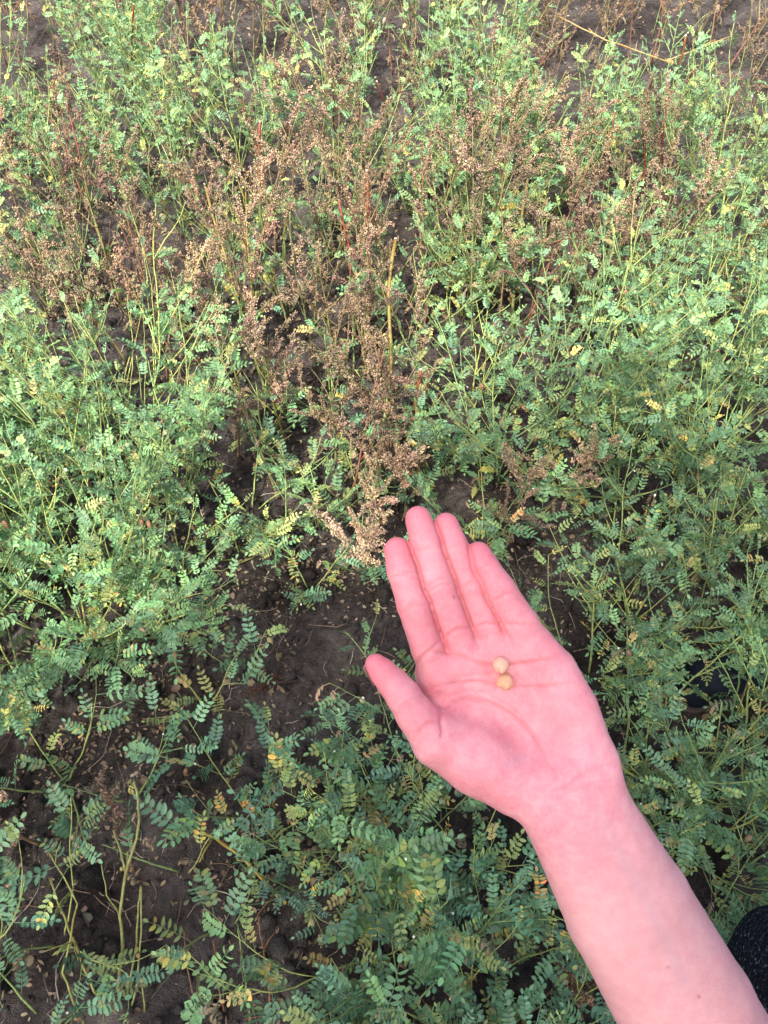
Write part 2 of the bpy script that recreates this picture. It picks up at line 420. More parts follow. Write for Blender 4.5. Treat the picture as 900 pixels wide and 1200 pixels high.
STRAW = [(0.30, 0.26, 0.10), (0.24, 0.20, 0.10), (0.27, 0.17, 0.09), (0.30, 0.14, 0.09), (0.22, 0.24, 0.10)]
HEADC = [(0.33, 0.240, 0.160), (0.265, 0.188, 0.128), (0.39, 0.29, 0.195), (0.23, 0.165, 0.118), (0.35, 0.255, 0.175)]
def dry_weed(x, y, h, label, group=None, seed=0, lean=(0, 0), nb=7, heads=1.0, pale=False, stemc=None, cat='dry weed'):
    r = random.Random(seed); z0 = ground_h(x, y) - 0.004
    root = tag(empty('dry_weed', (x, y, z0)), label, cat, group)
    n = 12; p = Vector((0, 0, 0)); d = Vector((lean[0], lean[1], 1)).normalized(); pts = [p.copy()]
    for i in range(n):
        d = (d + Vector((r.gauss(0, .05), r.gauss(0, .05), 0.02))).normalized(); p = p + d * h / n; pts.append(p.copy())
    sc = stemc or r.choice(STRAW); hc = r.choice(HEADC); hc = tuple(c * (1.6 if pale else 1.0) for c in hc)
    mb = MB(); mb.tube(pts, [0.0036 * (1 - 0.75 * i / n) for i in range(n + 1)], 6, ribs=0.15)
    st = mobj('stem', mb.mesh('stem', M['stem']), root); st.color = (*sc, 1)
    for b in range(nb):
        t = 0.30 + 0.62 * (b + r.random()) / nb; k = min(n - 1, int(t * n)); q = pts[k].lerp(pts[k + 1], t * n - k)
        az = b * 2.4 + r.uniform(-.5, .5); L = h * r.uniform(0.16, 0.36) * (1.15 - 0.6 * t)
        bd = Vector((math.cos(az) * 0.62, math.sin(az) * 0.62, r.uniform(0.6, 1.1))).normalized(); bp = [q.copy()]
        for i in range(6):
            bd = (bd + Vector((r.gauss(0, .08), r.gauss(0, .08), r.gauss(.03, .06)))).normalized(); q = q + bd * L / 6; bp.append(q.copy())
        mb = MB(); mb.tube(bp, [0.0014 - 0.0009 * i / 6 for i in range(7)], 4)
        br = mobj('branch', mb.mesh('branch', M['stem']), root); br.color = (*jit(sc, r, .2), 1)
        for i in range(2, 7):
            if r.random() > 0.40 * heads: continue
            dd = (bd + Vector((r.gauss(0, .38), r.gauss(0, .38), r.gauss(.25, .3)))).normalized()
            put(r.choice(HEADS), 'seed_head', root, bp[i], dd, Vector((0, 0, 1)), r.uniform(.6, 1.2), jit(hc, r, .22))
    for i in range(7, n + 1):
        if r.random() < 0.7 * heads:
            dd = (d + Vector((r.gauss(0, .45), r.gauss(0, .45), .1))).normalized()
            put(r.choice(HEADS), 'seed_head', root, pts[i], dd, Vector((0, 0, 1)), r.uniform(.65, 1.25), jit(hc, r, .22))
    for i in range(r.randint(5, 11)):
        a = r.uniform(0, 6.28)
        put(r.choice(DRYL), 'dry_leaf', root, pts[r.randint(1, 8)], Vector((math.cos(a), math.sin(a), r.uniform(-.9, .2))), Vector((r.gauss(0, .4), r.gauss(0, .4), 1)), r.uniform(.6, 1.1), jit(r.choice(BROWN), r))
    return root

def cut_stalk(top, base, label, group, stops, r0=0.0042, seed=0, twigs=2):
    """a thick ribbed stalk, snapped or mown off: stops = colours from the foot to the cut"""
    r = random.Random(seed); b = Vector(base); t = Vector(top) - b
    root = tag(empty('cut_stalk', b), label, 'stalk', group)
    n = 14; pts = []; cols = []
    bend = Vector((r.gauss(0, .016), r.gauss(0, .016), 0)); wob = Vector((r.gauss(0, .005), r.gauss(0, .005), 0))
    for i in range(n + 1):
        s = i / n
        pts.append(t * s + bend * math.sin(s * math.pi) + wob * math.sin(s * 9 + seed) + Vector((r.gauss(0, .0008), r.gauss(0, .0008), 0)))
        k = min(len(stops) - 2, int(s * (len(stops) - 1))); f = s * (len(stops) - 1) - k
        cols.append(tuple(stops[k][j] * (1 - f) + stops[k + 1][j] * f for j in range(3)))
    mb = MB(); cols = [tuple(x * (r.uniform(.7, 1.05)) for x in c) for c in cols]; mb.tube(pts, [r0 * (1.05 - 0.35 * i / n) * (1.22 if i % 5 == 3 else r.uniform(.92, 1.04)) for i in range(n + 1)], 10, colr=cols, ribs=0.2)
    st = mobj('stem', mb.mesh('stem', M['stem']), root); st.color = (1, 1, 1, 1)
    mb = MB(); e = pts[-1]; dd = (pts[-1] - pts[-2]).normalized()
    mb.tube([e - dd * 0.0005, e + dd * 0.0018], [r0 * 0.72, r0 * 0.6], 8)
    mobj('cut_end', mb.mesh('cut_end', M['pith']), root)
    for k in range(twigs):
        i = r.randint(4, 11); a = r.uniform(0, 6.28); q = pts[i].copy(); bp = [q.copy()]
        bd = Vector((math.cos(a), math.sin(a), .9)).normalized(); L = r.uniform(.04, .12)
        for j in range(5): bd = (bd + Vector((r.gauss(0, .1), r.gauss(0, .1), .05))).normalized(); q = q + bd * L / 5; bp.append(q.copy())
        mb = MB(); mb.tube(bp, [0.0016 - 0.0008 * j / 5 for j in range(6)], 4)
        br = mobj('branch', mb.mesh('branch', M['stem']), root); br.color = (*jit(stops[-2], r), 1)
        if r.random() < .7: put(r.choice(HEADS), 'seed_head', root, bp[-1], bd, Vector((0, 0, 1)), r.uniform(.4, .7), jit(r.choice(HEADC), r))
    return root


# ------------------------------------------------------------------ chickpea plants
GR_FAR = 'sunlit chickpea plants of the far rows'
LB_FAR = 'bushy sunlit chickpea plant in the dense far rows, small pale green leaves'
GR_RIGHT = 'chickpea plants beside the forearm'
LB_RIGHT = 'spreading chickpea plant in the thick stand beyond the little finger and forearm'
GR_LEFT = 'lush chickpea plants beyond the bare soil patch'
LB_LEFT = 'lush tall sunlit chickpea plant beyond the thumb, left of the bare soil'
GR_MID = 'thin chickpea plants among the dry weeds'
LB_MID = 'thin low chickpea plant growing between the brown dry weeds'
sid = [1000]
PLACED = []
def cp_at(u, v, zc, h, nst, spread, label, group=None, **kw):
    x, y = on_plane(u, v, zc); sid[0] += 1; PLACED.append((x, y))
    return chickpea(x, y, h, nst, spread, label, group, seed=sid[0], **kw)

# far rows: jittered grid on the ground
def far_density(u, v):
    if v < 86 and not (70 < u < 150 or 490 < u < 640): return 0.05 + .35 * (v > 60)
    if u < 70 and v < 90: return 0.25
    if u < 90 and 90 < v < 260: return 0.6
    if 180 < u < 330 and v < 70: return 0.35
    return 1.0
fr = random.Random(42)
yy = 1.62
while yy < 3.6:
    xx = -1.9
    while xx < 2.0:
        x = xx + fr.uniform(-.09, .09); y = yy + fr.uniform(-.09, .09)
        u, v, dpt = project((x, y, 0.34))
        if -130 < u < 1030 and -30 < v < 262 and fr.random() < far_density(u, v):
            sid[0] += 1
            hh = fr.uniform(.34, .62) * (0.85 if v < 60 else 1)
            if u < 240 and v > 205: xx += 0.25; continue
            if 150 < u < 860 and v > 175:
                hh *= .75
                if fr.random() < .45: xx += 0.25; continue
            chickpea(x, y, hh, fr.randint(5, 7), fr.uniform(.32, .55), LB_FAR, GR_FAR, seed=sid[0], yellow=fr.uniform(.12, .35), dead=.04, dens=.88, leaf=.72,
                     green=[(0.150, 0.286, 0.145), (0.167, 0.308, 0.145), (0.141, 0.268, 0.154), (0.194, 0.308, 0.132)], flowers=fr.randint(1, 3), pods=1)
        xx += 0.285
    yy += 0.27

# left lush plants
for (u, v, h, n, s) in ((110, 430, .60, 8, .45), (30, 430, .42, 5, .5), (165, 490, .50, 6, .5), (5, 520, .44, 6, .45), (85, 560, .56, 8, .5), (185, 590, .30, 4, .7),
                        (25, 640, .54, 8, .5), (120, 655, .46, 7, .55), (-60, 600, .45, 6, .5), (-60, 450, .45, 6, .5), (170, 700, .24, 3, .7), (-50, 730, .4, 6, .6)):
    cp_at(u, v, h * .7, h, n, s, LB_LEFT, GR_LEFT, yellow=.16, dead=.05, flowers=2, pods=3, dens=.95, leaf=.72, green=[(0.145, 0.290, 0.145), (0.158, 0.308, 0.141), (0.176, 0.321, 0.132), (0.132, 0.268, 0.154)])
cp_at(285, 560, .15, .26, 4, .85, 'straggling chickpea plant with yellowing leaflets between lush plants and dry stalks', yellow=.5, dead=.1, dens=.6, flowers=0, pods=3, leaf=.85)
for (u, v, h, n, s) in ((-150, 480, .45, 6, .55), (-160, 640, .42, 6, .6), (-150, 780, .38, 6, .6), (-240, 560, .44, 6, .55), (-250, 720, .4, 6, .6), (-200, 380, .45, 6, .5)):
    cp_at(u, v, h * .7, h, n, s, 'lush chickpea plant at the edge of the stand beyond the bare soil', 'lush chickpea plants outside the view', yellow=.16, dead=.05, dens=.8, leaf=.85)
for (u, v, h, n, s) in ((-170, 900, .3, 5, .6), (-180, 1060, .28, 5, .6), (-260, 980, .3, 5, .6), (1020, 480, .42, 6, .6), (1020, 650, .38, 6, .6), (1030, 800, .36, 6, .6), (1120, 580, .4, 6, .6), (1120, 740, .36, 6, .6)):
    cp_at(u, v, h * .7, h, n, s, 'chickpea plant standing outside the photographed stretch of the field', 'chickpea plants outside the view', yellow=.16, dead=.05, dens=.7, leaf=.9)
# thin ones in the weed belt
for (u, v, h, n) in ((395, 520, .24, 3), (330, 450, .22, 3), (410, 380, .28, 4), (260, 350, .30, 4), (480, 330, .34, 4), (330, 300, .32, 4), (540, 330, .34, 4),
                     (620, 320, .30, 4), (450, 270, .34, 4), (30, 310, .3, 3), (720, 300, .34, 4), (830, 310, .36, 5), (370, 590, .16, 3), (640, 260, .36, 5), (250, 420, .2, 3), (560, 420, .26, 4), (420, 560, .18, 3), (470, 470, .24, 4), (350, 530, .2, 3), (300, 480, .2, 3), (510, 520, .2, 3), (380, 450, .22, 3)):
    cp_at(u, v, h * .65, h * .85, n, .55, LB_MID, GR_MID, yellow=.25, dead=.12, dens=.36, flowers=1, pods=1)
# right stand
for (u, v, h, n, s) in ((680, 400, .56, 7, .45), (765, 345, .48, 6, .45), (850, 330, .58, 7, .45), (930, 380, .5, 6, .5), (600, 480, .38, 6, .65), (690, 500, .40, 5, .65), (790, 455, .36, 5, .6), (875, 455, .52, 7, .5),
                        (545, 470, .30, 4, .7), (750, 570, .34, 5, .65), (830, 560, .40, 6, .6), (930, 560, .42, 6, .6), (780, 660, .36, 6, .65), (880, 670, .38, 6, .6),
                        (720, 740, .30, 5, .7), (800, 760, .32, 4, .7), (930, 780, .38, 6, .6), (770, 850, .32, 6, .7), (870, 900, .34, 6, .65), (950, 900, .36, 6, .6), (830, 960, .28, 5, .75), (780, 950, .24, 4, .8), (900, 1010, .28, 5, .7)):
    cp_at(u, v, h * .7, h, n, s, LB_RIGHT, GR_RIGHT, yellow=.20, dead=.07, flowers=2, pods=2, dens=.76, leaf=.74, green=[(0.132, 0.260, 0.141), (0.145, 0.277, 0.136), (0.163, 0.290, 0.128), (0.119, 0.242, 0.150)])
# near plants, each its own
DG = [(0.145, 0.305, 0.195), (0.165, 0.325, 0.19), (0.135, 0.29, 0.195)]
NEAR = [
 (575, 590, .24, 4, .6, 'small chickpea plant just beyond the fingertips of the open hand', {}),
 (232, 812, .14, 4, .6, 'small chickpea plant at the edge of the bare soil, in shade', {'green': DG, 'leaf': 1.05}),
 (280, 935, .2, 4, .75, 'blue-green chickpea plant spreading below the bare soil, in shade', {'green': DG, 'leaf': 1.1}),
 (390, 970, .2, 4, .75, 'chickpea plant with a white flower between bare soil and the heel of the hand', {'leaf': 1.05, 'flowers': 3}),
 (445, 945, .2, 5, .7, 'yellowish green chickpea plant growing against the thumb base', {'yellow': .3}),
 (490, 950, .26, 5, .7, 'leafy chickpea plant below the wrist, beside the forearm', {'leaf': 1.05}),
 (560, 990, .24, 4, .8, 'chickpea plant tucked under the forearm with a pale leaning stem', {'green': DG}),
 (360, 1030, .16, 5, .6, 'low crinkled blue-grey chickpea plant with small crowded leaves', {'green': [(0.15, 0.27, 0.22), (0.13, 0.25, 0.21)], 'leaf': .6, 'dens': .9}),
 (430, 1110, .28, 5, .7, 'chickpea plant with long spread leaves and a swollen green pod', {'leaf': 1.2, 'flowers': 2}),
 (480, 1180, .24, 5, .7, 'dense dark chickpea plant at the foot of the forearm side', {'green': DG}),
 (590, 1130, .20, 4, .8, 'low chickpea plant in the shade right under the forearm', {'green': DG, 'yellow': .3}),
 (30, 880, .28, 5, .6, 'chickpea plant with rounded leaves beside a pale dry seed head', {'green': DG, 'leaf': 1.1}),
 (140, 920, .14, 2, .8, 'sparse chickpea plant behind the bare yellow stems', {'green': DG, 'dens': .4}),
 (200, 1010, .18, 3, .7, 'slim chickpea shoot hanging its leaves beside the bare yellow stems', {'green': DG, 'dens': .35, 'leaf': 1.1}),
 (30, 1090, .24, 4, .65, 'chickpea plant with drooping leaf sprays near the bare yellow stems', {'green': DG, 'leaf': 1.1, 'dens': .5}),
 (10, 1190, .2, 3, .7, 'dark chickpea plant at the foot of a green leaning stem', {'green': DG, 'dens': .6}),
 (278, 775, .11, 2, .6, 'short chickpea sprig of two upright leaves on the bare soil', {'green': DG, 'leaf': 1.0, 'dens': .6}),
 (20, 265, .3, 4, .6, 'scrappy chickpea plant on the open soil by the withered pale weed', {'yellow': .4}),
 (75, 300, .28, 4, .6, 'thin chickpea plant between the lush stand and the purple topped stalk', {'yellow': .3, 'dens': .6}),
 (360, 675, .11, 3, .7, 'little dark green chickpea seedling at the top of the bare soil', {'green': DG, 'leaf': .8}),
 (270, 615, .20, 3, .8, 'sparse chickpea plant with yellowed leaves over the leaf litter', {'yellow': .5, 'dens': .6, 'leaf': .8}),
 (420, 640, .14, 3, .8, 'low chickpea sprig left of the index finger', {'green': DG, 'leaf': .8}),
 (330, 590, .18, 3, .7, 'thin chickpea plant leaning over the litter below the pale seed heads', {'yellow': .3, 'leaf': .8}),
 (455, 800, .12, 3, .7, 'small chickpea sprig showing behind the thumb tip', {'leaf': .8}),
 (255, 1075, .16, 2, .5, 'single chickpea shoot with two leaf sprays above bare trampled soil', {'green': DG, 'dens': .3, 'leaf': 1.15, 'flowers': 0}),
 (560, 1230, .25, 5, .7, 'chickpea plant standing below the inner forearm', {}),
 (660, 1240, .2, 4, .7, 'chickpea plant hidden below the elbow end of the forearm', {'green': DG}),
 (870, 1080, .20, 4, .8, 'chickpea plant with one long bright leaf between forearm and dark knit knee', {'leaf': 1.2, 'dens': .8}),
 (-60, 960, .28, 5, .6, 'chickpea plant next to the pale dry seed head, half out of view', {'green': DG}),
 (-80, 1120, .28, 5, .6, 'leafy chickpea plant beyond the drooping sprays, mostly out of view', {'green': DG}),
]
for (u, v, h, n, s, lab, kw) in NEAR:
    k = dict(leaf=.92, yellow=.18, dead=.07, flowers=1, pods=1, dens=.85, branch=.27, bare=.12, thick=.78); k.update(kw)
    if u < 270 and v > 780: k['dens'] *= .55; k['branch'] = .16; n = max(2, n - 1)
    cp_at(u, v, h * .7, h * 1.15, n, s * .9, lab, None, **k)

# ------------------------------------------------------------------ dry weeds
GR_W = 'dry seeding weeds of the brown belt'
LB_W = 'dry brown seeding weed standing in the belt of dead stalks'
wr = random.Random(5)
def weed_at(u, v, zc, h, label=LB_W, group=GR_W, **kw):
    x, y = on_plane(u, v, zc); sid[0] += 1
    return dry_weed(x, y, h, label, group, seed=sid[0], **kw)
spots = []
tries = 0
while len(spots) < 84 and tries < 6000:
    tries += 1
    u = wr.uniform(60, 900); v = wr.uniform(70, 500)
    dens_ = math.exp(-((v - 250) / 120) ** 2) * (1 if 140 < u < 860 else .45)
    if v > 330: dens_ = math.exp(-((u - 400) / 120) ** 2) * .42
    if wr.random() > dens_: continue
    if min([(a - u) ** 2 + (b - v) ** 2 for a, b in spots] or [1e9]) < 24 ** 2: continue
    spots.append((u, v))
spots += [(5, 225), (40, 265), (70, 335), (-10, 320), (110, 320), (25, 160), (50, 120), (190, 330), (160, 345)]
for (u, v) in spots:
    hh = wr.uniform(.40, .64) * (1 if v < 330 else .8)
    weed_at(u, v, hh * .72, hh, lean=(wr.uniform(-.25, .25), wr.uniform(-.15, .15)), nb=wr.randint(4, 7), heads=wr.uniform(.45, .95))
# rows of dead stalks along the far edge
for i in range(110):
    u = -80 + i * 9.7 + wr.uniform(-15, 15); v = wr.uniform(-70, 48)
    hh = wr.uniform(.34, .6)
    weed_at(u, v, .2, hh, 'dead brown weed in the bare strip beyond the far chickpea row', 'dead weeds beyond the far row', lean=(wr.uniform(-.4, .4), wr.uniform(-.3, .3)), nb=6, heads=.85)
weed_at(320, 440, .25, .42, 'pale dry weed with big straw coloured seed heads on a yellow stem', None, pale=True, nb=8, heads=1.5, stemc=(.34, .33, .09))
weed_at(285, 300, .42, .58, 'tall yellow stemmed dry weed with fluffy tan seed heads', None, pale=True, nb=7, heads=1.35, stemc=(.42, .33, .08), lean=(-.1, .05))
weed_at(248, 365, .2, .34, 'short dry weed with one upright pale seed head beside the yellow stemmed weed', None, pale=True, nb=4, heads=1.6, lean=(-.25, 0))
weed_at(640, 545, .24, .30, 'leaning dry weed with a tan seed head over the green plants', None, pale=True, nb=5, heads=1.7, lean=(.5, .1), stemc=(.33, .32, .12))
weed_at(400, 640, .12, .20, 'small dry weed with pale seed heads at the edge of the soil', None, pale=True, nb=5, heads=1.5, lean=(.3, 0))
weed_at(430, 590, .14, .24, 'small tan dry weed left of the fingertips', None, pale=True, nb=4, heads=1.0)
weed_at(478, 555, .16, .25, 'tan dry weed with a drooping seed head right behind the middle finger', None, pale=True, nb=6, heads=1.7, lean=(-.15, -.1))
weed_at(440, 545, .14, .26, 'dull brown dry weed at the foot of the thick yellow cut stalk', None, nb=6, heads=1.0)
weed_at(600, 600, .2, .28, 'brown dry weed drooping just right of the fingertips', None, nb=5, heads=.9)
weed_at(15, 970, .14, .24, 'pale orange-tan dry seed head leaning at the shaded plant', None, pale=True, nb=4, heads=1.2, lean=(-.3, .1))
weed_at(130, 960, .16, .24, 'small brown dry weed behind the forked yellow stems', None, nb=4, heads=.8)
weed_at(690, 1150, .05, .12, 'crumbly brown dry weed on the ground under the forearm', None, nb=4, heads=.8, lean=(-.6, 0))
weed_at(-10, 200, .3, .45, 'pale withered weed on the open soil by the far row', None, pale=True, nb=7, heads=.8, lean=(.2, 0))

# cut and snapped stalks
OL = (.16, .17, .05); GRN = (.20, .24, .08); YEL = (.31, .24, .06); ORG = (.28, .13, .05); RED = (.30, .065, .05); BRN = (.20, .11, .06); PUR = (.20, .06, .06)
def stalk_px(ut, vt, dz, ub, vb, label, stops, group=None, r0=.0042, tw=2):
    """foot on the soil under pixel (ub, vb); top at pixel (ut, vt) at height dz"""
    xb, yb = on_plane(ub, vb, 0.0); xt, yt = on_plane(ut, vt, dz)
    sid[0] += 1
    cut_stalk((xt, yt, dz), (xb, yb, ground_h(xb, yb) - .004), label, group, stops, r0, sid[0], tw)
stalk_px(463, 280, .42, 447, 562, 'thick yellow cut stalk with green foot and white cut end', [OL, GRN, YEL, YEL, ORG], r0=.0060, tw=3)
stalk_px(430, 198, .50, 425, 425, 'tall red topped cut stalk beside the yellow one', [OL, GRN, BRN, RED, RED], r0=.0052)
stalk_px(304, 143, .52, 322, 345, 'orange-red topped cut stalk rising over the far chickpeas', [OL, GRN, GRN, ORG, RED], r0=.0052)
stalk_px(77, 120, .46, 142, 362, 'long dark purple topped stalk leaning over the lush plants', [OL, GRN, GRN, PUR, PUR], r0=.0040)
stalk_px(490, 432, .30, 488, 585, 'short red topped stalk with a shrivelled leaf behind the fingertips', [OL, BRN, BRN, ORG, RED], r0=.0050, tw=4)
stalk_px(157, 5, .5, 160, 140, 'thin red stalk standing in the farthest green plants', [OL, BRN, RED, RED], r0=.0035)
stalk_px(803, 42, .48, 770, 190, 'orange stalk with a white cut end by the dead strip', [OL, YEL, ORG, ORG], r0=.0045)
stalk_px(782, 115, .46, 770, 260, 'thin crimson cut stalk between brown seed heads', [OL, BRN, RED, RED], r0=.0036)
stalk_px(758, 145, .42, 745, 290, 'crimson stalk snapped off low among brown seed heads', [OL, BRN, RED, RED], r0=.0034)
stalk_px(386, 85, .46, 392, 230, 'thin orange stalk inside the far green plants', [OL, BRN, ORG, RED], r0=.0036)
stalk_px(443, 95, .46, 438, 240, 'dark purple stalk inside the far green plants', [OL, BRN, PUR, PUR], r0=.0036)
stalk_px(400, 235, .34, 415, 400, 'short red stalk stub left of the tall red topped stalk', [OL, BRN, RED, RED], r0=.0034)
stalk_px(622, 190, .42, 600, 400, 'yellowish brown stalk with brown seed clumps near the yellow leaves', [OL, GRN, YEL, BRN], r0=.0042, tw=4)
stalk_px(345, 165, .4, 330, 330, 'slim reddish stalk leaning past the orange-red one', [OL, GRN, ORG, RED], r0=.0032)
stalk_px(720, 130, .4, 690, 300, 'olive brown stalk with sparse seed clumps on the right', [OL, BRN, BRN, PUR], r0=.0038, tw=4)
stalk_px(240, 215, .40, 320, 480, 'slanting yellow stalk running into the pale seed heads', [OL, GRN, YEL, YEL], r0=.0042, tw=3)

# bare forked yellow-green stems in front (leafless chickpea)
def bare_stems():
    xb, yb = on_plane(142, 1185, 0.0); z0 = ground_h(xb, yb)
    root = tag(empty('bare_plant', (xb, yb, z0)), 'leafless chickpea plant of forked bare yellow-green stems', 'chickpea plant')
    r = random.Random(9)
    def pth(px):   # (u, v, z) points
        return [Vector((*on_plane(u, v, z), z)) - Vector((xb, yb, 0)) for u, v, z in px]
    runs = [([(142, 1185, 0), (142, 1150, .03), (147, 1110, .07), (144, 1075, .11), (150, 1025, .16), (163, 985, .20), (166, 960, .225), (163, 930, .25), (160, 918, .26)], .0036),
            ([(150, 1025, .16), (144, 1000, .19), (136, 975, .215)], .0024),
            ([(152, 1028, .155), (152, 1000, .18)], .002),
            ([(148, 1180, 0), (157, 1140, .03), (163, 1105, .06), (165, 1060, .10), (168, 1040, .12)], .0026),
            ([(152, 1195, 0), (162, 1160, .02), (166, 1120, .06), (168, 1090, .09), (168, 1040, .13)], .0024),
            ([(172, 1185, 0), (170, 1160, .02), (166, 1140, .035)], .002), ([(144, 1075, .11), (128, 1050, .14), (122, 1015, .17)], .0016)]
    for px, r0 in runs:
        p = pth(px); q = []
        for a, b in zip(p[:-1], p[1:]):
            for k in range(3): q.append(a.lerp(b, k / 3) + Vector((r.gauss(0, .0006), r.gauss(0, .0006), 0)))
        q.append(p[-1]); n = len(q)
        mb = MB(); mb.tube(q, [r0 * .8 * (1.05 - .35 * i / n) * (1.25 if i % 6 == 0 else 1) for i in range(n)], 7, colr=[(0.75, .6, .6) if i % 6 == 0 else (1, 1, 1) for i in range(n)])
        o = mobj('stem', mb.mesh('stem', M['stem']), root); o.color = (.26, .28, .10, 1)
        for k in range(2):
            i = r.randint(2, n - 1); a = r.uniform(0, 6.28); d = Vector((math.cos(a), math.sin(a), r.uniform(-.3, .3))); L = r.uniform(.015, .04)
            mb = MB(); mb.tube([q[i], q[i] + d * L * .5 + Vector((0, 0, -.003)), q[i] + d * L + Vector((0, 0, -.01))], [.0006, .0005, .0003], 3)
            o = mobj('twig', mb.mesh('twig', M['stem']), root); o.color = (.30, .24, .18, 1)
    for k in range(9):
        px = r.choice(runs[0][0][4:]); p = pth([px])[0]; a = r.uniform(0, 6.28)
        put(r.choice(DRYL), 'leaf', root, p, Vector((math.cos(a), math.sin(a), -.2)), Vector((0, 0, 1)), r.uniform(.5, .9), jit(r.choice(BROWN + YELLOW[:1]), r))
bare_stems()
def leaning_stem(px, r0, colr, label, name='leaning_stem'):
    xb, yb = on_plane(px[0][0], px[0][1], px[0][2]); r = random.Random(px[0][0])
    root = tag(empty(name, (xb, yb, px[0][2] + ground_h(xb, yb))), label, 'stem')
    p = [Vector((*on_plane(u, v, z), z)) - Vector((xb, yb, px[0][2])) for u, v, z in px]; q = []
    for a, b in zip(p[:-1], p[1:]):
        for k in range(4): q.append(a.lerp(b, k / 4) + Vector((r.gauss(0, .001), r.gauss(0, .001), r.gauss(0, .0006))))
    q.append(p[-1]); n = len(q); mb = MB(); mb.tube(q, [r0 * .75 * (1 - .4 * i / n) * (1.3 if i % 5 == 2 else 1) for i in range(n)], 7, colr=[(.7, .55, .5) if i % 5 == 2 else (1, 1, 1) for i in range(n)])
    o = mobj('stem', mb.mesh('stem', M['stem']), root); o.color = (*colr, 1)
    for k in range(3):
        i = r.randint(1, n - 1); a = r.uniform(0, 6.28); d = Vector((math.cos(a), math.sin(a), .6)); L = r.uniform(.02, .05)
        mb = MB(); mb.tube([q[i], q[i] + d * L * .5, q[i] + d * L + Vector((.004, 0, -.004))], [r0 * .4, r0 * .35, r0 * .2], 4)
        t = mobj('twig', mb.mesh('twig', M['stem']), root); t.color = (*jit(colr, r), 1)
leaning_stem([(335, 1060, .01), (290, 1010, .03), (255, 985, .06), (235, 975, .08)], .0045, (.42, .34, .08), 'stout yellow stem lying aslant on the shaded soil')
leaning_stem([(130, 1190, 0), (108, 1150, .03), (85, 1090, .08), (62, 1030, .13)], .0034, (.30, .30, .10), 'olive stem leaning away from the forked yellow stems')
leaning_stem([(100, 1200, 0), (75, 1140, .05), (95, 1060, .11), (60, 1000, .15)], .0026, (.34, .36, .11), 'thin forked green stem beside the olive leaning one')
leaning_stem([(520, 1070, 0), (508, 1045, .05), (496, 1010, .10)], .0036, (.34, .38, .12), 'short pale green stem with a kink below the wrist')
leaning_stem([(318, 1200, 0), (312, 1150, .03), (305, 1100, .06), (300, 1070, .08)], .0020, (.34, .16, .07), 'thin rust brown twig standing on the bare shaded soil')
leaning_stem([(262, 1200, 0), (255, 1160, .03), (247, 1100, .06)], .0020, (.32, .17, .09), 'slim reddish brown dead twig by the single shoot')
leaning_stem([(235, 1200, 0), (222, 1150, .02), (215, 1090, .05)], .0022, (.24, .14, .09), 'dull brown dead twig with curled scraps on it')
leaning_stem([(292, 1200, 0), (287, 1150, .04), (280, 1100, .10), (276, 1080, .12)], .0022, (.30, .38, .15), 'green shoot stem carrying the two leaf sprays')
leaning_stem([(300, 655, .01), (260, 672, .03), (210, 668, .05)], .0018, (.32, .34, .12), 'thin green runner crossing above the bare soil')
leaning_stem([(600, 1200, .0), (650, 1170, .01), (690, 1150, .02)], .0024, (.32, .34, .14), 'thin green stem lying in the shade under the forearm')
leaning_stem([(860, 40, .12), (780, 70, .2), (710, 45, .26), (655, 18, .3)], .0042, (.45, .33, .14), 'long straw coloured stick slanting through the far row')
# broad yellow weed leaves in the belt
def broad_leaf(u, v, z, L, ang, colr, label):
    x, y = on_plane(u, v, z); mb = MB(); r = random.Random(u)
    root = tag(empty('broadleaf_weed', (x, y, ground_h(x, y) - .004)), label, 'weed')
    mb.tube([(0, 0, 0), (.01, 0, z * .5), (0, 0, z)], [.0026, .002, .0012], 6); st = mobj('stem', mb.mesh('stem', M['stem']), root); st.color = (.28, .30, .10, 1)
    for k, (a, l, c) in enumerate(((ang, L, colr), (ang + 2.2, L * .8, (.10, .22, .10)), (ang - 2.0, L * .7, (.34, .34, .10)))):
        n = 8; m2 = MB(); vv = []; ff = []
        d = Vector((math.cos(a), math.sin(a), .15)); s = Vector((-math.sin(a), math.cos(a), 0))
        for i in range(n + 1):
            t = i / n; w = l * .2 * math.sin(math.pi * min(1, t ** .8)) * (1 + .12 * (-1) ** i)
            c0 = d * (l * t) + Vector((0, 0, -l * .35 * t * t + z - k * .03))
            vv += [c0 + s * w + Vector((0, 0, w * .35)), c0, c0 - s * w + Vector((0, 0, w * .35))]
        for i in range(n):
            for j in range(2): q = i * 3 + j; ff.append((q, q + 1, q + 4, q + 3))
        m2.add(vv, ff, [0, .8, 0] * (n + 1)); o = mobj('leaf', m2.mesh('leaf', M['leaf']), root); o.color = (*c, 1)
broad_leaf(585, 245, .30, .075, .2, (.52, .46, .07), 'broad leaved weed with yellow lance shaped leaves in the brown belt')
broad_leaf(568, 285, .25, .06, .4, (.46, .40, .06), 'lower yellow leaved weed beside the yellowish brown stalk')
broad_leaf(880, 240, .3, .06, 2.4, (.14, .27, .10), 'green lance leaved weed at the edge of the brown belt')
broad_leaf(560, 556, .12, .05, 0.1, (.50, .42, .06), 'small weed with one yellow leaf right of the shrivelled stalk')

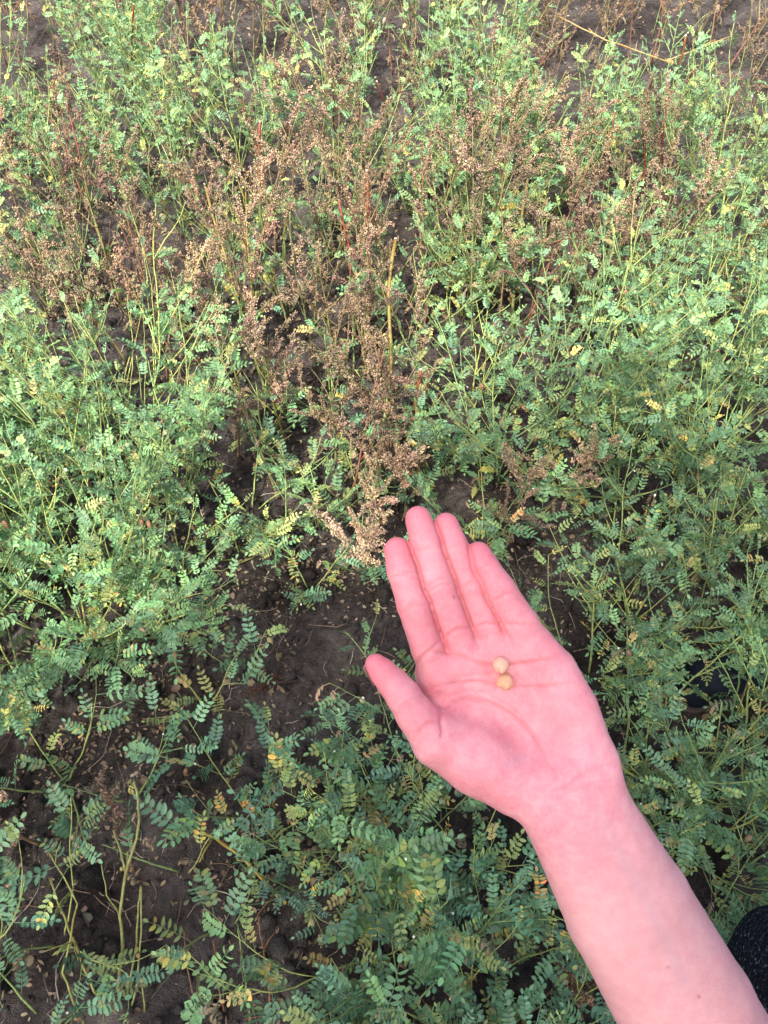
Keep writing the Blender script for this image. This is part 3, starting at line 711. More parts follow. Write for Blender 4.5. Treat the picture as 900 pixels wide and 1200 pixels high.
# ------------------------------------------------------------------ person with the open hand (distance-field modelling)
def cone(P, a, b, ra, rb):
    ab = b - a; t = np.clip(((P - a) @ ab) / (ab @ ab), 0, 1)
    return np.linalg.norm(P - a - t[:, None] * ab, axis=1) - (ra + (rb - ra) * t)
def smin(a, b, k):
    h = np.clip(0.5 + 0.5 * (b - a) / k, 0, 1)
    return b * (1 - h) + a * h - k * h * (1 - h)
def ellip(P, c, Rm, rad):
    q = ((P - c) @ Rm) / rad; l = np.linalg.norm(q, axis=1)
    return l * (l - 1.0) / np.maximum(np.linalg.norm(q / rad, axis=1), 1e-9)

def surface_nets(val, org, h):
    s = val < 0; nx, ny, nz = [n - 1 for n in val.shape]
    offs = [(i, j, k) for i in (0, 1) for j in (0, 1) for k in (0, 1)]
    anyv = np.zeros((nx, ny, nz), bool); allv = np.ones((nx, ny, nz), bool)
    for o in offs:
        c = s[o[0]:o[0] + nx, o[1]:o[1] + ny, o[2]:o[2] + nz]; anyv |= c; allv &= c
    mask = anyv & ~allv; cells = np.argwhere(mask)
    idx = np.full((nx, ny, nz), -1, np.int64); idx[mask] = np.arange(len(cells))
    acc = np.zeros((len(cells), 3)); cnt = np.zeros(len(cells))
    for a in offs:
        for ax in range(3):
            if a[ax]: continue
            b = list(a); b[ax] = 1
            va = val[cells[:, 0] + a[0], cells[:, 1] + a[1], cells[:, 2] + a[2]]
            vb = val[cells[:, 0] + b[0], cells[:, 1] + b[1], cells[:, 2] + b[2]]
            m = (va < 0) != (vb < 0); t = np.where(m, va / np.where(m, va - vb, 1), 0)
            p = np.tile(np.array(a, float), (len(cells), 1)); p[:, ax] += t
            acc[m] += p[m]; cnt[m] += 1
    V = (cells + acc / cnt[:, None]) * h + org
    F = []
    for ax in range(3):
        u, w = (ax + 1) % 3, (ax + 2) % 3
        sl0 = [slice(None)] * 3; sl1 = [slice(None)] * 3
        sl0[ax] = slice(0, -1); sl1[ax] = slice(1, None)
        A = s[tuple(sl0)]; B = s[tuple(sl1)]
        e = np.argwhere(A != B); e = e[(e[:, u] > 0) & (e[:, w] > 0) & (e[:, u] < val.shape[u] - 1) & (e[:, w] < val.shape[w] - 1)]
        flip = A[e[:, 0], e[:, 1], e[:, 2]]
        def cid(du, dw):
            q = e.copy(); q[:, u] -= du; q[:, w] -= dw; return idx[q[:, 0], q[:, 1], q[:, 2]]
        q = np.stack([cid(1, 1), cid(0, 1), cid(0, 0), cid(1, 0)], 1)
        q[~flip] = q[~flip][:, ::-1]; F.append(q)
    return V, np.concatenate(F)

def mesh_field(f, lo, hi, h, Rm=None, stride=6):
    """sample field f on a grid (box lo..hi in a frame whose axes are the columns of Rm) and extract its surface"""
    Rm = np.eye(3) if Rm is None else Rm
    lo = np.array(lo); n = (np.ceil((np.array(hi) - lo) / h / stride).astype(int)) * stride
    cn = n // stride; ci = np.stack(np.meshgrid(*[np.arange(c) for c in cn], indexing='ij'), -1).reshape(-1, 3)
    cc = (ci * stride + (stride - 1) / 2) * h + lo
    cd = f(cc @ Rm.T)
    val = np.repeat(np.repeat(np.repeat(cd.reshape(cn).astype(np.float32), stride, 0), stride, 1), stride, 2)
    near = ci[np.abs(cd) < stride * h * 1.25]
    sub = np.stack(np.meshgrid(*[np.arange(stride)] * 3, indexing='ij'), -1).reshape(-1, 3)
    for i in range(0, len(near), 1500):
        g = (near[i:i + 1500, None, :] * stride + sub[None]).reshape(-1, 3)
        val[g[:, 0], g[:, 1], g[:, 2]] = f((g * h + lo) @ Rm.T)
    V, F = surface_nets(val, lo, h)
    return V @ Rm.T, F
def vnormals(V, F):
    n = np.cross(V[F[:, 2]] - V[F[:, 0]], V[F[:, 3]] - V[F[:, 1]]); N = np.zeros_like(V)
    for k in range(4): np.add.at(N, F[:, k], n)
    return N / np.maximum(np.linalg.norm(N, axis=1), 1e-12)[:, None]

# joints traced on the photograph; depth from the size of hand and chickpeas (about 0.42 m from the lens)
mm = 0.001
def chain(*pts): return [(cam_pt(u, v, d), r * mm) for u, v, d, r in pts]
FING = [chain((514, 792, .433, 9.8), (501, 760, .430, 9.6), (484, 708, .425, 9.2), (471, 668, .425, 8.5), (465.5, 644.5, .427, 7.5)),
        chain((555, 784, .435, 10.0), (534, 742, .432, 9.7), (513, 684, .426, 9.2), (498, 636, .427, 8.5), (490, 608, .430, 7.5)),
        chain((590, 770, .435, 9.8), (571, 732, .433, 9.3), (552, 686, .429, 8.5), (532.5, 640, .429, 7.7), (522.5, 615, .432, 7.2)),
        chain((630, 762, .431, 10.5), (611, 731, .428, 10.0), (585, 690, .426, 8.9), (567, 662, .427, 7.8), (560, 649, .429, 7.1))]
THUMB = chain((440, 778, .411, 5.8), (449, 788, .411, 7.1), (461, 801, .412, 8.3), (473, 816, .412, 9.3), (487, 838, .414, 10.6), (510, 866, .417, 14.0))
PALM = [chain((514, 792, .433, 9.8), (575, 860, .438, 11), (645, 920, .425, 13)),
        chain((555, 780, .435, 10.0), (605, 850, .440, 11), (658, 922, .425, 13)),
        chain((590, 768, .434, 10.0), (630, 840, .437, 11), (675, 915, .424, 13)),
        chain((630, 760, .430, 10.5), (650, 784, .429, 12.6), (669, 832, .427, 16.0), (687, 885, .424, 15.5))]
PALM.append(chain((508, 792, .436, 9.5), (514, 826, .438, 9.5), (545, 862, .438, 11)))
THENAR = chain((520, 866, .424, 18.0), (560, 890, .424, 19.0), (602, 917, .424, 18.0))
PADS = chain((531, 779, .430, 6.5), (573, 760, .4315, 6.5), (611, 750, .430, 6.5))
ARM = [chain((649, 946, .420, 19.5), (715, 1075, .424, 24.6), (783, 1197, .428, 27.0), (870, 1370, .440, 34)),
       chain((686, 926, .420, 19.0), (756, 1050, .424, 24.6), (826, 1171, .428, 27.0), (915, 1350, .440, 34))]

def ch(P, c, k=0.0):
    d = None
    for (a, ra), (b, rb) in zip(c[:-1], c[1:]):
        q = cone(P, a, b, ra, rb); d = q if d is None else (np.minimum(d, q) if k == 0 else smin(d, q, k))
    return d
# soft pads on the palm side of each finger bone
def finger_pads(c):
    out = []
    for i, (f, r) in enumerate(((0.52, .82), (0.5, .80), (0.55, .86))):
        (a, ra), (b, rb) = c[i + 1], c[i + 2]
        p = a * (1 - f) + b * f; rr = (ra + rb) / 2
        p = p - np.array([0, 0, 1.0]) * rr * 0.17; out.append((p, (b - a) * 0.28, rr * r))
    return out
FPADS = [finger_pads(c) for c in FING]
def hand_field(P):
    d = None
    for c in PALM:
        q = ch(P, c); d = q if d is None else smin(d, q, .011)
    for p, r in PADS: d = smin(d, np.linalg.norm(P - p, axis=1) - r, .006)
    a = smin(ch(P, ARM[0], .003), ch(P, ARM[1], .003), .018)
    d = smin(d, a, .020)
    d = smin(d, ch(P, THENAR, .006), .009)
    d = smin(d, ch(P, THUMB, .003), .0045)
    fs = None
    for c, pads in zip(FING, FPADS):
        q = ch(P, c, .002)
        for p, ax, r in pads: q = smin(q, cone(P, p - ax, p + ax, r * 0.87, r * 0.87), .004)
        q = q + .0
        fs = q if fs is None else smin(fs, q, .0007)
    return smin(d, fs, .0045)

def ray_hit(u, v):
    dr = cam_pt(u, v, 1.0); t = 0.30
    for i in range(80):
        dist = float(hand_field((dr * t)[None])[0])
        if abs(dist) < 2e-5: break
        t += dist * 0.8
        if t > 0.6: return None
    return dr * t

ax_ = cam_pt(489, 592, .43) - cam_pt(815, 1190, .43); ax_[2] = 0; ax_ /= np.linalg.norm(ax_)
RM = np.stack([np.array([ax_[1], -ax_[0], 0]), ax_, np.array([0, 0, 1.0])], 1)   # across, along the arm, depth
ctr = cam_pt(640, 880, .42) @ RM
HV, HF = mesh_field(hand_field, ctr + np.array([-.115, -.285, -.055]), ctr + np.array([.085, .175, .075]), 0.00095, RM)

# skin lines: polylines in the enlarged crop of the hand (2.5 px per photo px), width mm, depth mm
Z = lambda *p: [(400 + x / 2.5, 570 + y / 2.5) for x, y in p]
LINES = [
 (Z((222, 505), (262, 486), (310, 486), (365, 503), (420, 522), (470, 528), (540, 518), (610, 508), (660, 478)), 1.5, .62),
 (Z((262, 592), (330, 577), (400, 572), (455, 580), (520, 588), (600, 586), (690, 572)), 1.4, .60),
 (Z((288, 668), (318, 634), (375, 620), (440, 634), (500, 668), (552, 715), (590, 775), (600, 810)), 1.7, .75),
 (Z((285, 655), (312, 615), (370, 598), (430, 606), (490, 640), (545, 690)), 1.1, .38),
 (Z((340, 560), (420, 548), (500, 552)), 1.2, .3),
 (Z((500, 500), (520, 560), (530, 620)), 1.0, .22), (Z((560, 430), (580, 480), (575, 540)), 1.0, .22), (Z((430, 430), (420, 470), (425, 510)), 1.2, .25),
 (Z((292, 640), (292, 690), (297, 722), (288, 752)), 1.6, .9), (Z((290, 685), (255, 694), (232, 715), (222, 742)), 1.4, .5),
 (Z((655, 872), (700, 842), (752, 822), (812, 800)), 1.4, .38), (Z((480, 955), (555, 918), (630, 885), (690, 850)), 1.7, .20),
 (Z((640, 905), (700, 880), (760, 862), (815, 852)), 1.1, .3), (Z((600, 800), (625, 835), (640, 870)), 1.4, .3),
 (Z((212, 522), (248, 492), (292, 452)), 1.4, .6), (Z((166, 378), (212, 352), (252, 346)), 1.2, .5), (Z((170, 368), (212, 340), (248, 334)), 1.0, .25),
 (Z((145, 268), (200, 252), (222, 252)), 1.1, .38),
 (Z((298, 442), (340, 418), (388, 412)), 1.4, .6), (Z((243, 312), (290, 288), (332, 284)), 1.2, .42), (Z((245, 295), (290, 270), (328, 268)), 1.1, .38), (Z((212, 190), (250, 180), (280, 180)), 1.1, .4),
 (Z((385, 412), (425, 402), (470, 400)), 1.4, .55), (Z((345, 302), (375, 284), (408, 276)), 1.2, .45), (Z((305, 186), (335, 175), (358, 176)), 1.0, .35),
 (Z((470, 402), (530, 405), (585, 400)), 1.5, .4), (Z((440, 340), (475, 320), (512, 310)), 1.2, .42), (Z((400, 245), (430, 230), (455, 224)), 1.1, .32),
 (Z((150, 640), (190, 610), (240, 590)), 1.6, .22), (Z((165, 655), (205, 625), (250, 605)), 1.3, .18),
]
HN = vnormals(HV, HF); crease_and_shade = np.zeros(len(HV))
for pl, wd, dp in LINES:
    pts = []
    for (u0, v0), (u1, v1) in zip(pl[:-1], pl[1:]):
        n = max(2, int(math.hypot(u1 - u0, v1 - v0) / 2.2))
        for i in range(n):
            h_ = ray_hit(u0 + (u1 - u0) * i / n, v0 + (v1 - v0) * i / n)
            if h_ is not None: pts.append(h_)
    pts = np.array(pts); lo = pts.min(0) - .006; hi = pts.max(0) + .006
    sel = np.where(np.all((HV > lo) & (HV < hi), axis=1))[0]
    if not len(sel): continue
    q = HV[sel]; best = np.full(len(sel), 9.0); along = np.zeros(len(sel))
    for i in range(len(pts) - 1):
        a, b = pts[i], pts[i + 1]; ab = b - a; t = np.clip(((q - a) @ ab) / max(ab @ ab, 1e-12), 0, 1)
        dd = np.linalg.norm(q - a - t[:, None] * ab, axis=1); m = dd < best; best[m] = dd[m]; along[m] = (i + t[m]) / (len(pts) - 1)
    taper = np.clip(np.minimum(along, 1 - along) * 5 + 0.25, 0, 1)
    facing = np.clip(-HN[sel][:, 2] * 2, 0, 1)
    g = np.exp(-(best / (wd * .72 * mm)) ** 2) * taper * facing
    roll = np.exp(-((best - wd * 2.0 * mm) / (wd * 1.1 * mm)) ** 2) * taper * facing      # the skin swells beside a fold
    HV[sel] += HN[sel] * (-g * dp * 1.5 + roll * dp * 0.25)[:, None] * mm
    crease_and_shade[sel] = np.maximum(crease_and_shade[sel], g * min(1, dp * 1.5))
# groove where neighbouring fingers touch, with its shade painted in as dark red
fd = np.stack([ch(HV, c[1:], .002) for c in FING], 1); fd.sort(axis=1)
press = np.exp(-((fd[:, 1] - fd[:, 0]) / (1.5 * mm)) ** 2) * np.clip(1 - fd[:, 0] / (3 * mm), 0, 1) * np.clip(-HN[:, 2] * 1.5, 0, 1)
HV -= HN * (press * 1.3 * mm)[:, None]; crease_and_shade = np.maximum(crease_and_shade, press * .8)
lump = np.array([mnoise.noise(Vector(p) * 95) * .35 + mnoise.noise(Vector(p) * 240) * .14 for p in HV]); HV += HN * (lump * .6 * mm)[:, None]
tipred = np.zeros(len(HV))
for c in FING + [THUMB[::-1]]:
    tip = c[-1][0]; tipred = np.maximum(tipred, np.exp(-(np.linalg.norm(HV - tip, axis=1) / .019) ** 2))
    for j in (1, 2, 3): tipred = np.maximum(tipred, 0.55 * np.exp(-(np.linalg.norm(HV - c[j][0], axis=1) / .014) ** 2))
for (u, v, s) in ((520, 772, .016), (575, 752, .013), (640, 765, .014), (668, 850, .02), (540, 880, .015)):
    tipred = np.maximum(tipred, 0.5 * np.exp(-(np.linalg.norm(HV - cam_pt(u, v, .42), axis=1) / s) ** 2))
tipred = np.maximum(tipred, .38 * np.clip(1 - fd[:, 0] / (5 * mm), 0, 1))
vein = np.zeros(len(HV))
for pl in ([(628, 962), (660, 958), (700, 975), (745, 1030)], [(575, 905), (610, 890), (640, 880)], [(690, 930), (720, 985), (770, 1080), (800, 1150)]):
    for (u0, v0), (u1, v1) in zip(pl[:-1], pl[1:]):
        a = ray_hit(u0, v0); b = ray_hit(u1, v1)
        if a is None or b is None: continue
        ab = b - a; t = np.clip(((HV - a) @ ab) / (ab @ ab), 0, 1)
        vein = np.maximum(vein, np.exp(-(np.linalg.norm(HV - a - t[:, None] * ab, axis=1) / .0032) ** 2))
arm_t = (HV @ RM)[:, 1] - (cam_pt(665, 930, .42) @ RM)[1]; arm_t = np.clip((-arm_t - .005) / .05, 0, 1)
mole = np.zeros(len(HV))
for u, v, s in ((819, 1168, .9), (783, 1134, .6), (532, 700, .8)):
    h_ = ray_hit(u, v)
    if h_ is not None: mole = np.maximum(mole, np.exp(-(np.linalg.norm(HV - h_, axis=1) / (s * mm)) ** 2))

def skin_material():
    m = Mat('skin', 0.5, 0.32); co = m.coord()
    n1 = m.noise(32, 4, co); n2 = m.noise(150, 4, co); n3 = m.noise(1500, 3, co); n4 = m.noise(480, 3, co)
    c = m.ramp(n1, [(0.36, (0.68, 0.220, 0.262)), (0.5, (0.74, 0.285, 0.330)), (0.64, (0.78, 0.365, 0.40))])
    c = m.mix(0.36, c, m.ramp(n2, [(0.36, (0.67, 0.215, 0.26)), (0.52, (0.73, 0.315, 0.36)), (0.66, (0.78, 0.435, 0.46))]))
    c = m.mix(0.14, c, m.ramp(n4, [(0.38, (0.60, 0.23, 0.25)), (0.62, (0.74, 0.46, 0.45))]))
    c = m.mix(m.math('MULTIPLY', m.attr('arm'), 0.78), c, m.ramp(n2, [(0.35, (0.625, 0.325, 0.335)), (0.65, (0.655, 0.36, 0.365))]))
    c = m.mix(m.math('MULTIPLY', m.attr('tipred'), 0.9), c, (0.66, 0.165, 0.205))
    c = m.mix(m.math('MULTIPLY', m.attr('vein'), 0.2), c, (0.44, 0.33, 0.40))
    c = m.mix(m.math('MULTIPLY', m.attr('crease_and_shade'), 0.40), c, (0.50, 0.13, 0.14))  # redder skin lines, plus shade painted between touching fingers
    c = m.mix(m.math('MULTIPLY', m.attr('mole'), 0.75), c, (0.22, 0.07, 0.06))
    m.base(c)
    p = m.p
    p.inputs['Subsurface Weight'].default_value = 0.14; p.inputs['Subsurface Radius'].default_value = (1.0, 0.35, 0.25)
    p.inputs['Subsurface Scale'].default_value = 0.002
    v = m.node('ShaderNodeTexVoronoi'); v.inputs['Scale'].default_value = 900; m.link(co, v.inputs['Vector'])
    h = m.math('ADD', m.math('MULTIPLY', v.outputs['Distance'], 0.6), m.math('ADD', n3, m.math('MULTIPLY', n4, 1.2)))
    m.bump(h, 0.32, 0.0009); return m.m
M['skin'] = skin_material()

person = tag(empty('person', (0.52, -0.22, 0.0)), 'person in dark speckled knit trousers holding out an open palm with two chickpeas', 'person')
def person_part(name, V, F, mat, cam_space=False):
    V = to_world(V) if cam_space else V
    return mobj(name, np_mesh(name, V - np.array(person.location), F, mat), person)
body = person_part('body', HV, HF, M['skin'], True)
for nm, arr in (('crease_and_shade', crease_and_shade), ('tipred', tipred), ('vein', vein), ('mole', mole), ('arm', arm_t)):
    at = body.data.attributes.new(nm, 'FLOAT', 'POINT'); at.data.foreach_set('value', arr.astype(np.float32))
# thumb nail, on the far side of the thumb tip
na = cam_pt(438.5, 781, .4115); nb_ = cam_pt(455, 803, .4135); nd = (nb_ - na) / np.linalg.norm(nb_ - na)
nn = np.array([-.62, -.38, .50]); nn -= nd * (nn @ nd); nn /= np.linalg.norm(nn); ns = np.cross(nd, nn)
nV = []; nF = []
for i in range(9):
    for j in range(9):
        s = (i / 8) * .0125 - .0028; b = (j / 8 - .5) * 2
        wv = .0052 * (1 if i > 1 else (.80, .95)[i])
        c_ = na + nd * s + ns * (wv * math.sin(b * 1.1)) + nn * (.0058 + i * .00016 + .0048 * (math.cos(b * 1.1) - 1) * .8)
        nV.append(c_)
for i in range(8):
    for j in range(8):
        a = i * 9 + j; nF.append((a, a + 1, a + 10, a + 9))
nm_ = Mat('nail', 0.3, 0.5); nm_.base((0.80, 0.52, 0.48))
person_part('thumbnail', np.array(nV), nF, nm_.m, True)

# the rest of the figure, outside the picture to the right
def wf(parts, k=.03):
    def f(P):
        d = None
        for a, b, ra, rb in parts:
            q = cone(P, np.array(a, float), np.array(b, float), ra, rb); d = q if d is None else smin(d, q, k)
        return d
    return f
elb = to_world(cam_pt(892, 1360, .44)); sh = np.array([.38, -.27, 1.16]); ab_ = sh - elb
def knit_material():
    m = Mat('dark_knit', 0.95, 0.1); co = m.coord()
    mp = m.node('ShaderNodeMapping'); mp.inputs['Scale'].default_value = (1, 1, 1.9); m.link(co, mp.inputs['Vector'])
    v = m.node('ShaderNodeTexVoronoi'); v.inputs['Scale'].default_value = 300; m.link(mp.outputs[0], v.inputs['Vector'])
    n = m.noise(260, 3, mp.outputs[0]); w = m.node('ShaderNodeTexWave'); w.bands_direction = 'Z'
    w.inputs['Scale'].default_value = 55; w.inputs['Distortion'].default_value = 6; w.inputs['Detail'].default_value = 2; w.inputs['Detail Scale'].default_value = 3
    m.link(co, w.inputs['Vector'])
    c = m.ramp(n, [(0.50, (0.006, 0.007, 0.011)), (0.62, (0.022, 0.026, 0.042)), (0.74, (0.22, 0.25, 0.34))])
    m.base(c)
    h = m.math('ADD', m.math('MULTIPLY', v.outputs['Distance'], 0.7), w.outputs['Fac']); m.bump(h, 1.0, 0.004); return m.m
M['knit'] = knit_material()
M['sweater'] = simple('charcoal_wool', (0.02, 0.022, 0.028), (0.05, 0.052, 0.06), 300, 0.95, 0.1, 0.6, 0.003)
V_, F_ = mesh_field(wf([((.53, -.39, .86), (.54, -.38, 1.05), .145, .15), ((.54, -.38, 1.05), (.55, -.35, 1.16), .15, .12), (sh, (.72, -.33, 1.18), .062, .062),
    (sh, elb + ab_ * .14, .062, .050), ((.72, -.33, 1.18), (.84, -.28, .93), .062, .05), ((.84, -.28, .93), (.80, -.08, .98), .05, .042)], .05), (.1, -.65, .6), (1.0, .2, 1.4), .009, stride=4)
person_part('sweater', V_, F_, M['sweater'])
KNEE = (.452, .055, .548)
V_, F_ = mesh_field(wf([((.46, -.33, .84), KNEE, .098, .072), (KNEE, (.46, -.06, .10), .071, .055), ((.60, -.35, .84), (.68, -.02, .52), .098, .072), ((.68, -.02, .52), (.66, -.26, .10), .07, .055),
    ((.47, -.36, .87), (.59, -.36, .87), .115, .115)], .03), (.25, -.6, .02), (.9, .25, 1.1), .008, stride=4)
vn = vnormals(V_, F_)
fold_ = np.array([mnoise.noise(Vector((p[0] * 14, p[1] * 14, p[2] * 34))) for p in V_])
V_ = V_ + vn * (fold_ * .006)[:, None]
person_part('trousers', V_, F_, M['knit'])
V_, F_ = mesh_field(wf([((0.570, -0.430, 1.170), (0.560, -0.380, 1.300), .05, .047), ((0.560, -0.360, 1.360), (0.560, -0.340, 1.440), .075, .088), ((0.560, -0.270, 1.350), (0.560, -0.280, 1.400), .05, .06), ((0.560, -0.205, 1.375), (0.560, -0.210, 1.390), .012, .01),
    ((0.480, -0.340, 1.380), (0.480, -0.340, 1.420), .012, .014), ((0.640, -0.340, 1.380), (0.640, -0.340, 1.420), .012, .014)], .02), (0.400, -0.540, 1.100), (0.730, -0.140, 1.600), .006, stride=4)
person_part('head', V_, F_, M['skin'])
V_, F_ = mesh_field(wf([((0.560, -0.370, 1.430), (0.560, -0.340, 1.470), .09, .085), ((0.560, -0.420, 1.400), (0.560, -0.440, 1.220), .07, .05)], .03), (0.400, -0.590, 1.100), (0.730, -0.140, 1.650), .007, stride=4)
person_part('hair', V_, F_, simple('brown_hair', (0.04, 0.022, 0.013), (0.09, 0.05, 0.03), 200, 0.5))
for fx, fy in ((.46, -.03), (.66, -.22)):
    V_, F_ = mesh_field(wf([((fx, fy - .06, .035), (fx, fy + .15, .035), .034, .036), ((fx, fy - .05, .05), (fx, fy - .04, .11), .038, .045), ((fx, fy + .05, .06), (fx, fy - .04, .1), .036, .04)], .02), (fx - .08, fy - .15, -.02), (fx + .08, fy + .25, .2), .005, stride=4)
    person_part('shoe', V_, F_, M['sweater'])
V_, F_ = mesh_field(wf([((0.800, -0.080, 0.980), (0.790, 0.000, 1.000), .03, .022), ((0.790, 0.000, 1.000), (0.780, 0.070, 1.000), .026, .03), ((0.760, 0.090, 1.000), (0.750, 0.140, 0.980), .009, .007), ((0.780, 0.100, 1.000), (0.775, 0.160, 0.975), .009, .007), ((0.795, 0.100, 1.000), (0.795, 0.160, 0.975), .009, .007), ((0.810, 0.090, 1.000), (0.815, 0.140, 0.975), .008, .006), ((0.760, 0.040, 1.010), (0.730, 0.090, 1.000), .011, .008)], .008), (0.680, -0.120, 0.900), (0.880, 0.200, 1.080), .0035, stride=4)
person_part('hand', V_, F_, M['skin'])

# two chickpeas lying in the palm
def chickpea_seed(u, v, rad, beak_dir, label, tint):
    hit = ray_hit(u, v); e = .001
    g = np.array([hand_field((hit + e * np.eye(3)[i])[None])[0] - hand_field((hit - e * np.eye(3)[i])[None])[0] for i in range(3)]); g /= np.linalg.norm(g)
    c = to_world(hit + g * rad * 0.86); ns_, nr_ = 40, 28
    B = Vector(CR * beak_dir[0] + CU * beak_dir[1] - CF * beak_dir[2]).normalized(); S = B.orthogonal().normalized(); T = B.cross(S)
    vv = []; ff = []
    for i in range(nr_ + 1):
        th = math.pi * i / nr_
        for k in range(ns_):
            ph = 2 * math.pi * k / ns_
            d = B * math.cos(th) + (S * math.cos(ph) + T * math.sin(ph)) * math.sin(th)
            r_ = rad * (1 + 0.17 * math.exp(-(th / .28) ** 2) - 0.10 * math.exp(-((th - .62) / .25) ** 2) * (1 if math.cos(ph) > 0 else .35))
            r_ *= 1 - 0.12 * math.exp(-(math.sin(ph) / .22) ** 2) * (1 if math.cos(ph) > 0 else 0) * math.sin(th) ** 2
            r_ *= 1 + 0.045 * mnoise.noise(d * 2.6 + Vector((u, v, 0))) + 0.05 * mnoise.noise(d * 7 + Vector((v, u, 0)))
            vv.append(np.array(d) * r_)
    for i in range(nr_):
        for k in range(ns_): ff.append((i * ns_ + k, (i + 1) * ns_ + k, (i + 1) * ns_ + (k + 1) % ns_, i * ns_ + (k + 1) % ns_))
    m = Mat('chickpea_seed_coat', 0.5, 0.35); n = m.noise(260, 4, m.coord()); n2 = m.noise(1400, 3, m.coord())
    m.base(m.mix(0.5, m.ramp(n, [(0.35, tint[0]), (0.65, tint[1])]), m.ramp(n2, [(0.35, tint[0]), (0.6, tint[1])])))
    m.p.inputs['Subsurface Weight'].default_value = 0.15; m.p.inputs['Subsurface Scale'].default_value = 0.002
    m.bump(n2, 0.5, 0.0008)
    o = mobj('chickpea', np_mesh('chickpea', np.array(vv), ff, m.m)); o.location = c
    tag(o, label, 'chickpea')
chickpea_seed(586.5, 776, 4.6 * mm, (.1, -.75, .62), 'paler chickpea lying on the palm towards the fingertips', ((0.58, 0.32, 0.21), (0.76, 0.50, 0.38)))
chickpea_seed(592, 796, 4.75 * mm, (-.85, -.25, .25), 'yellower chickpea lying on the palm towards the wrist', ((0.56, 0.29, 0.165), (0.71, 0.43, 0.275)))

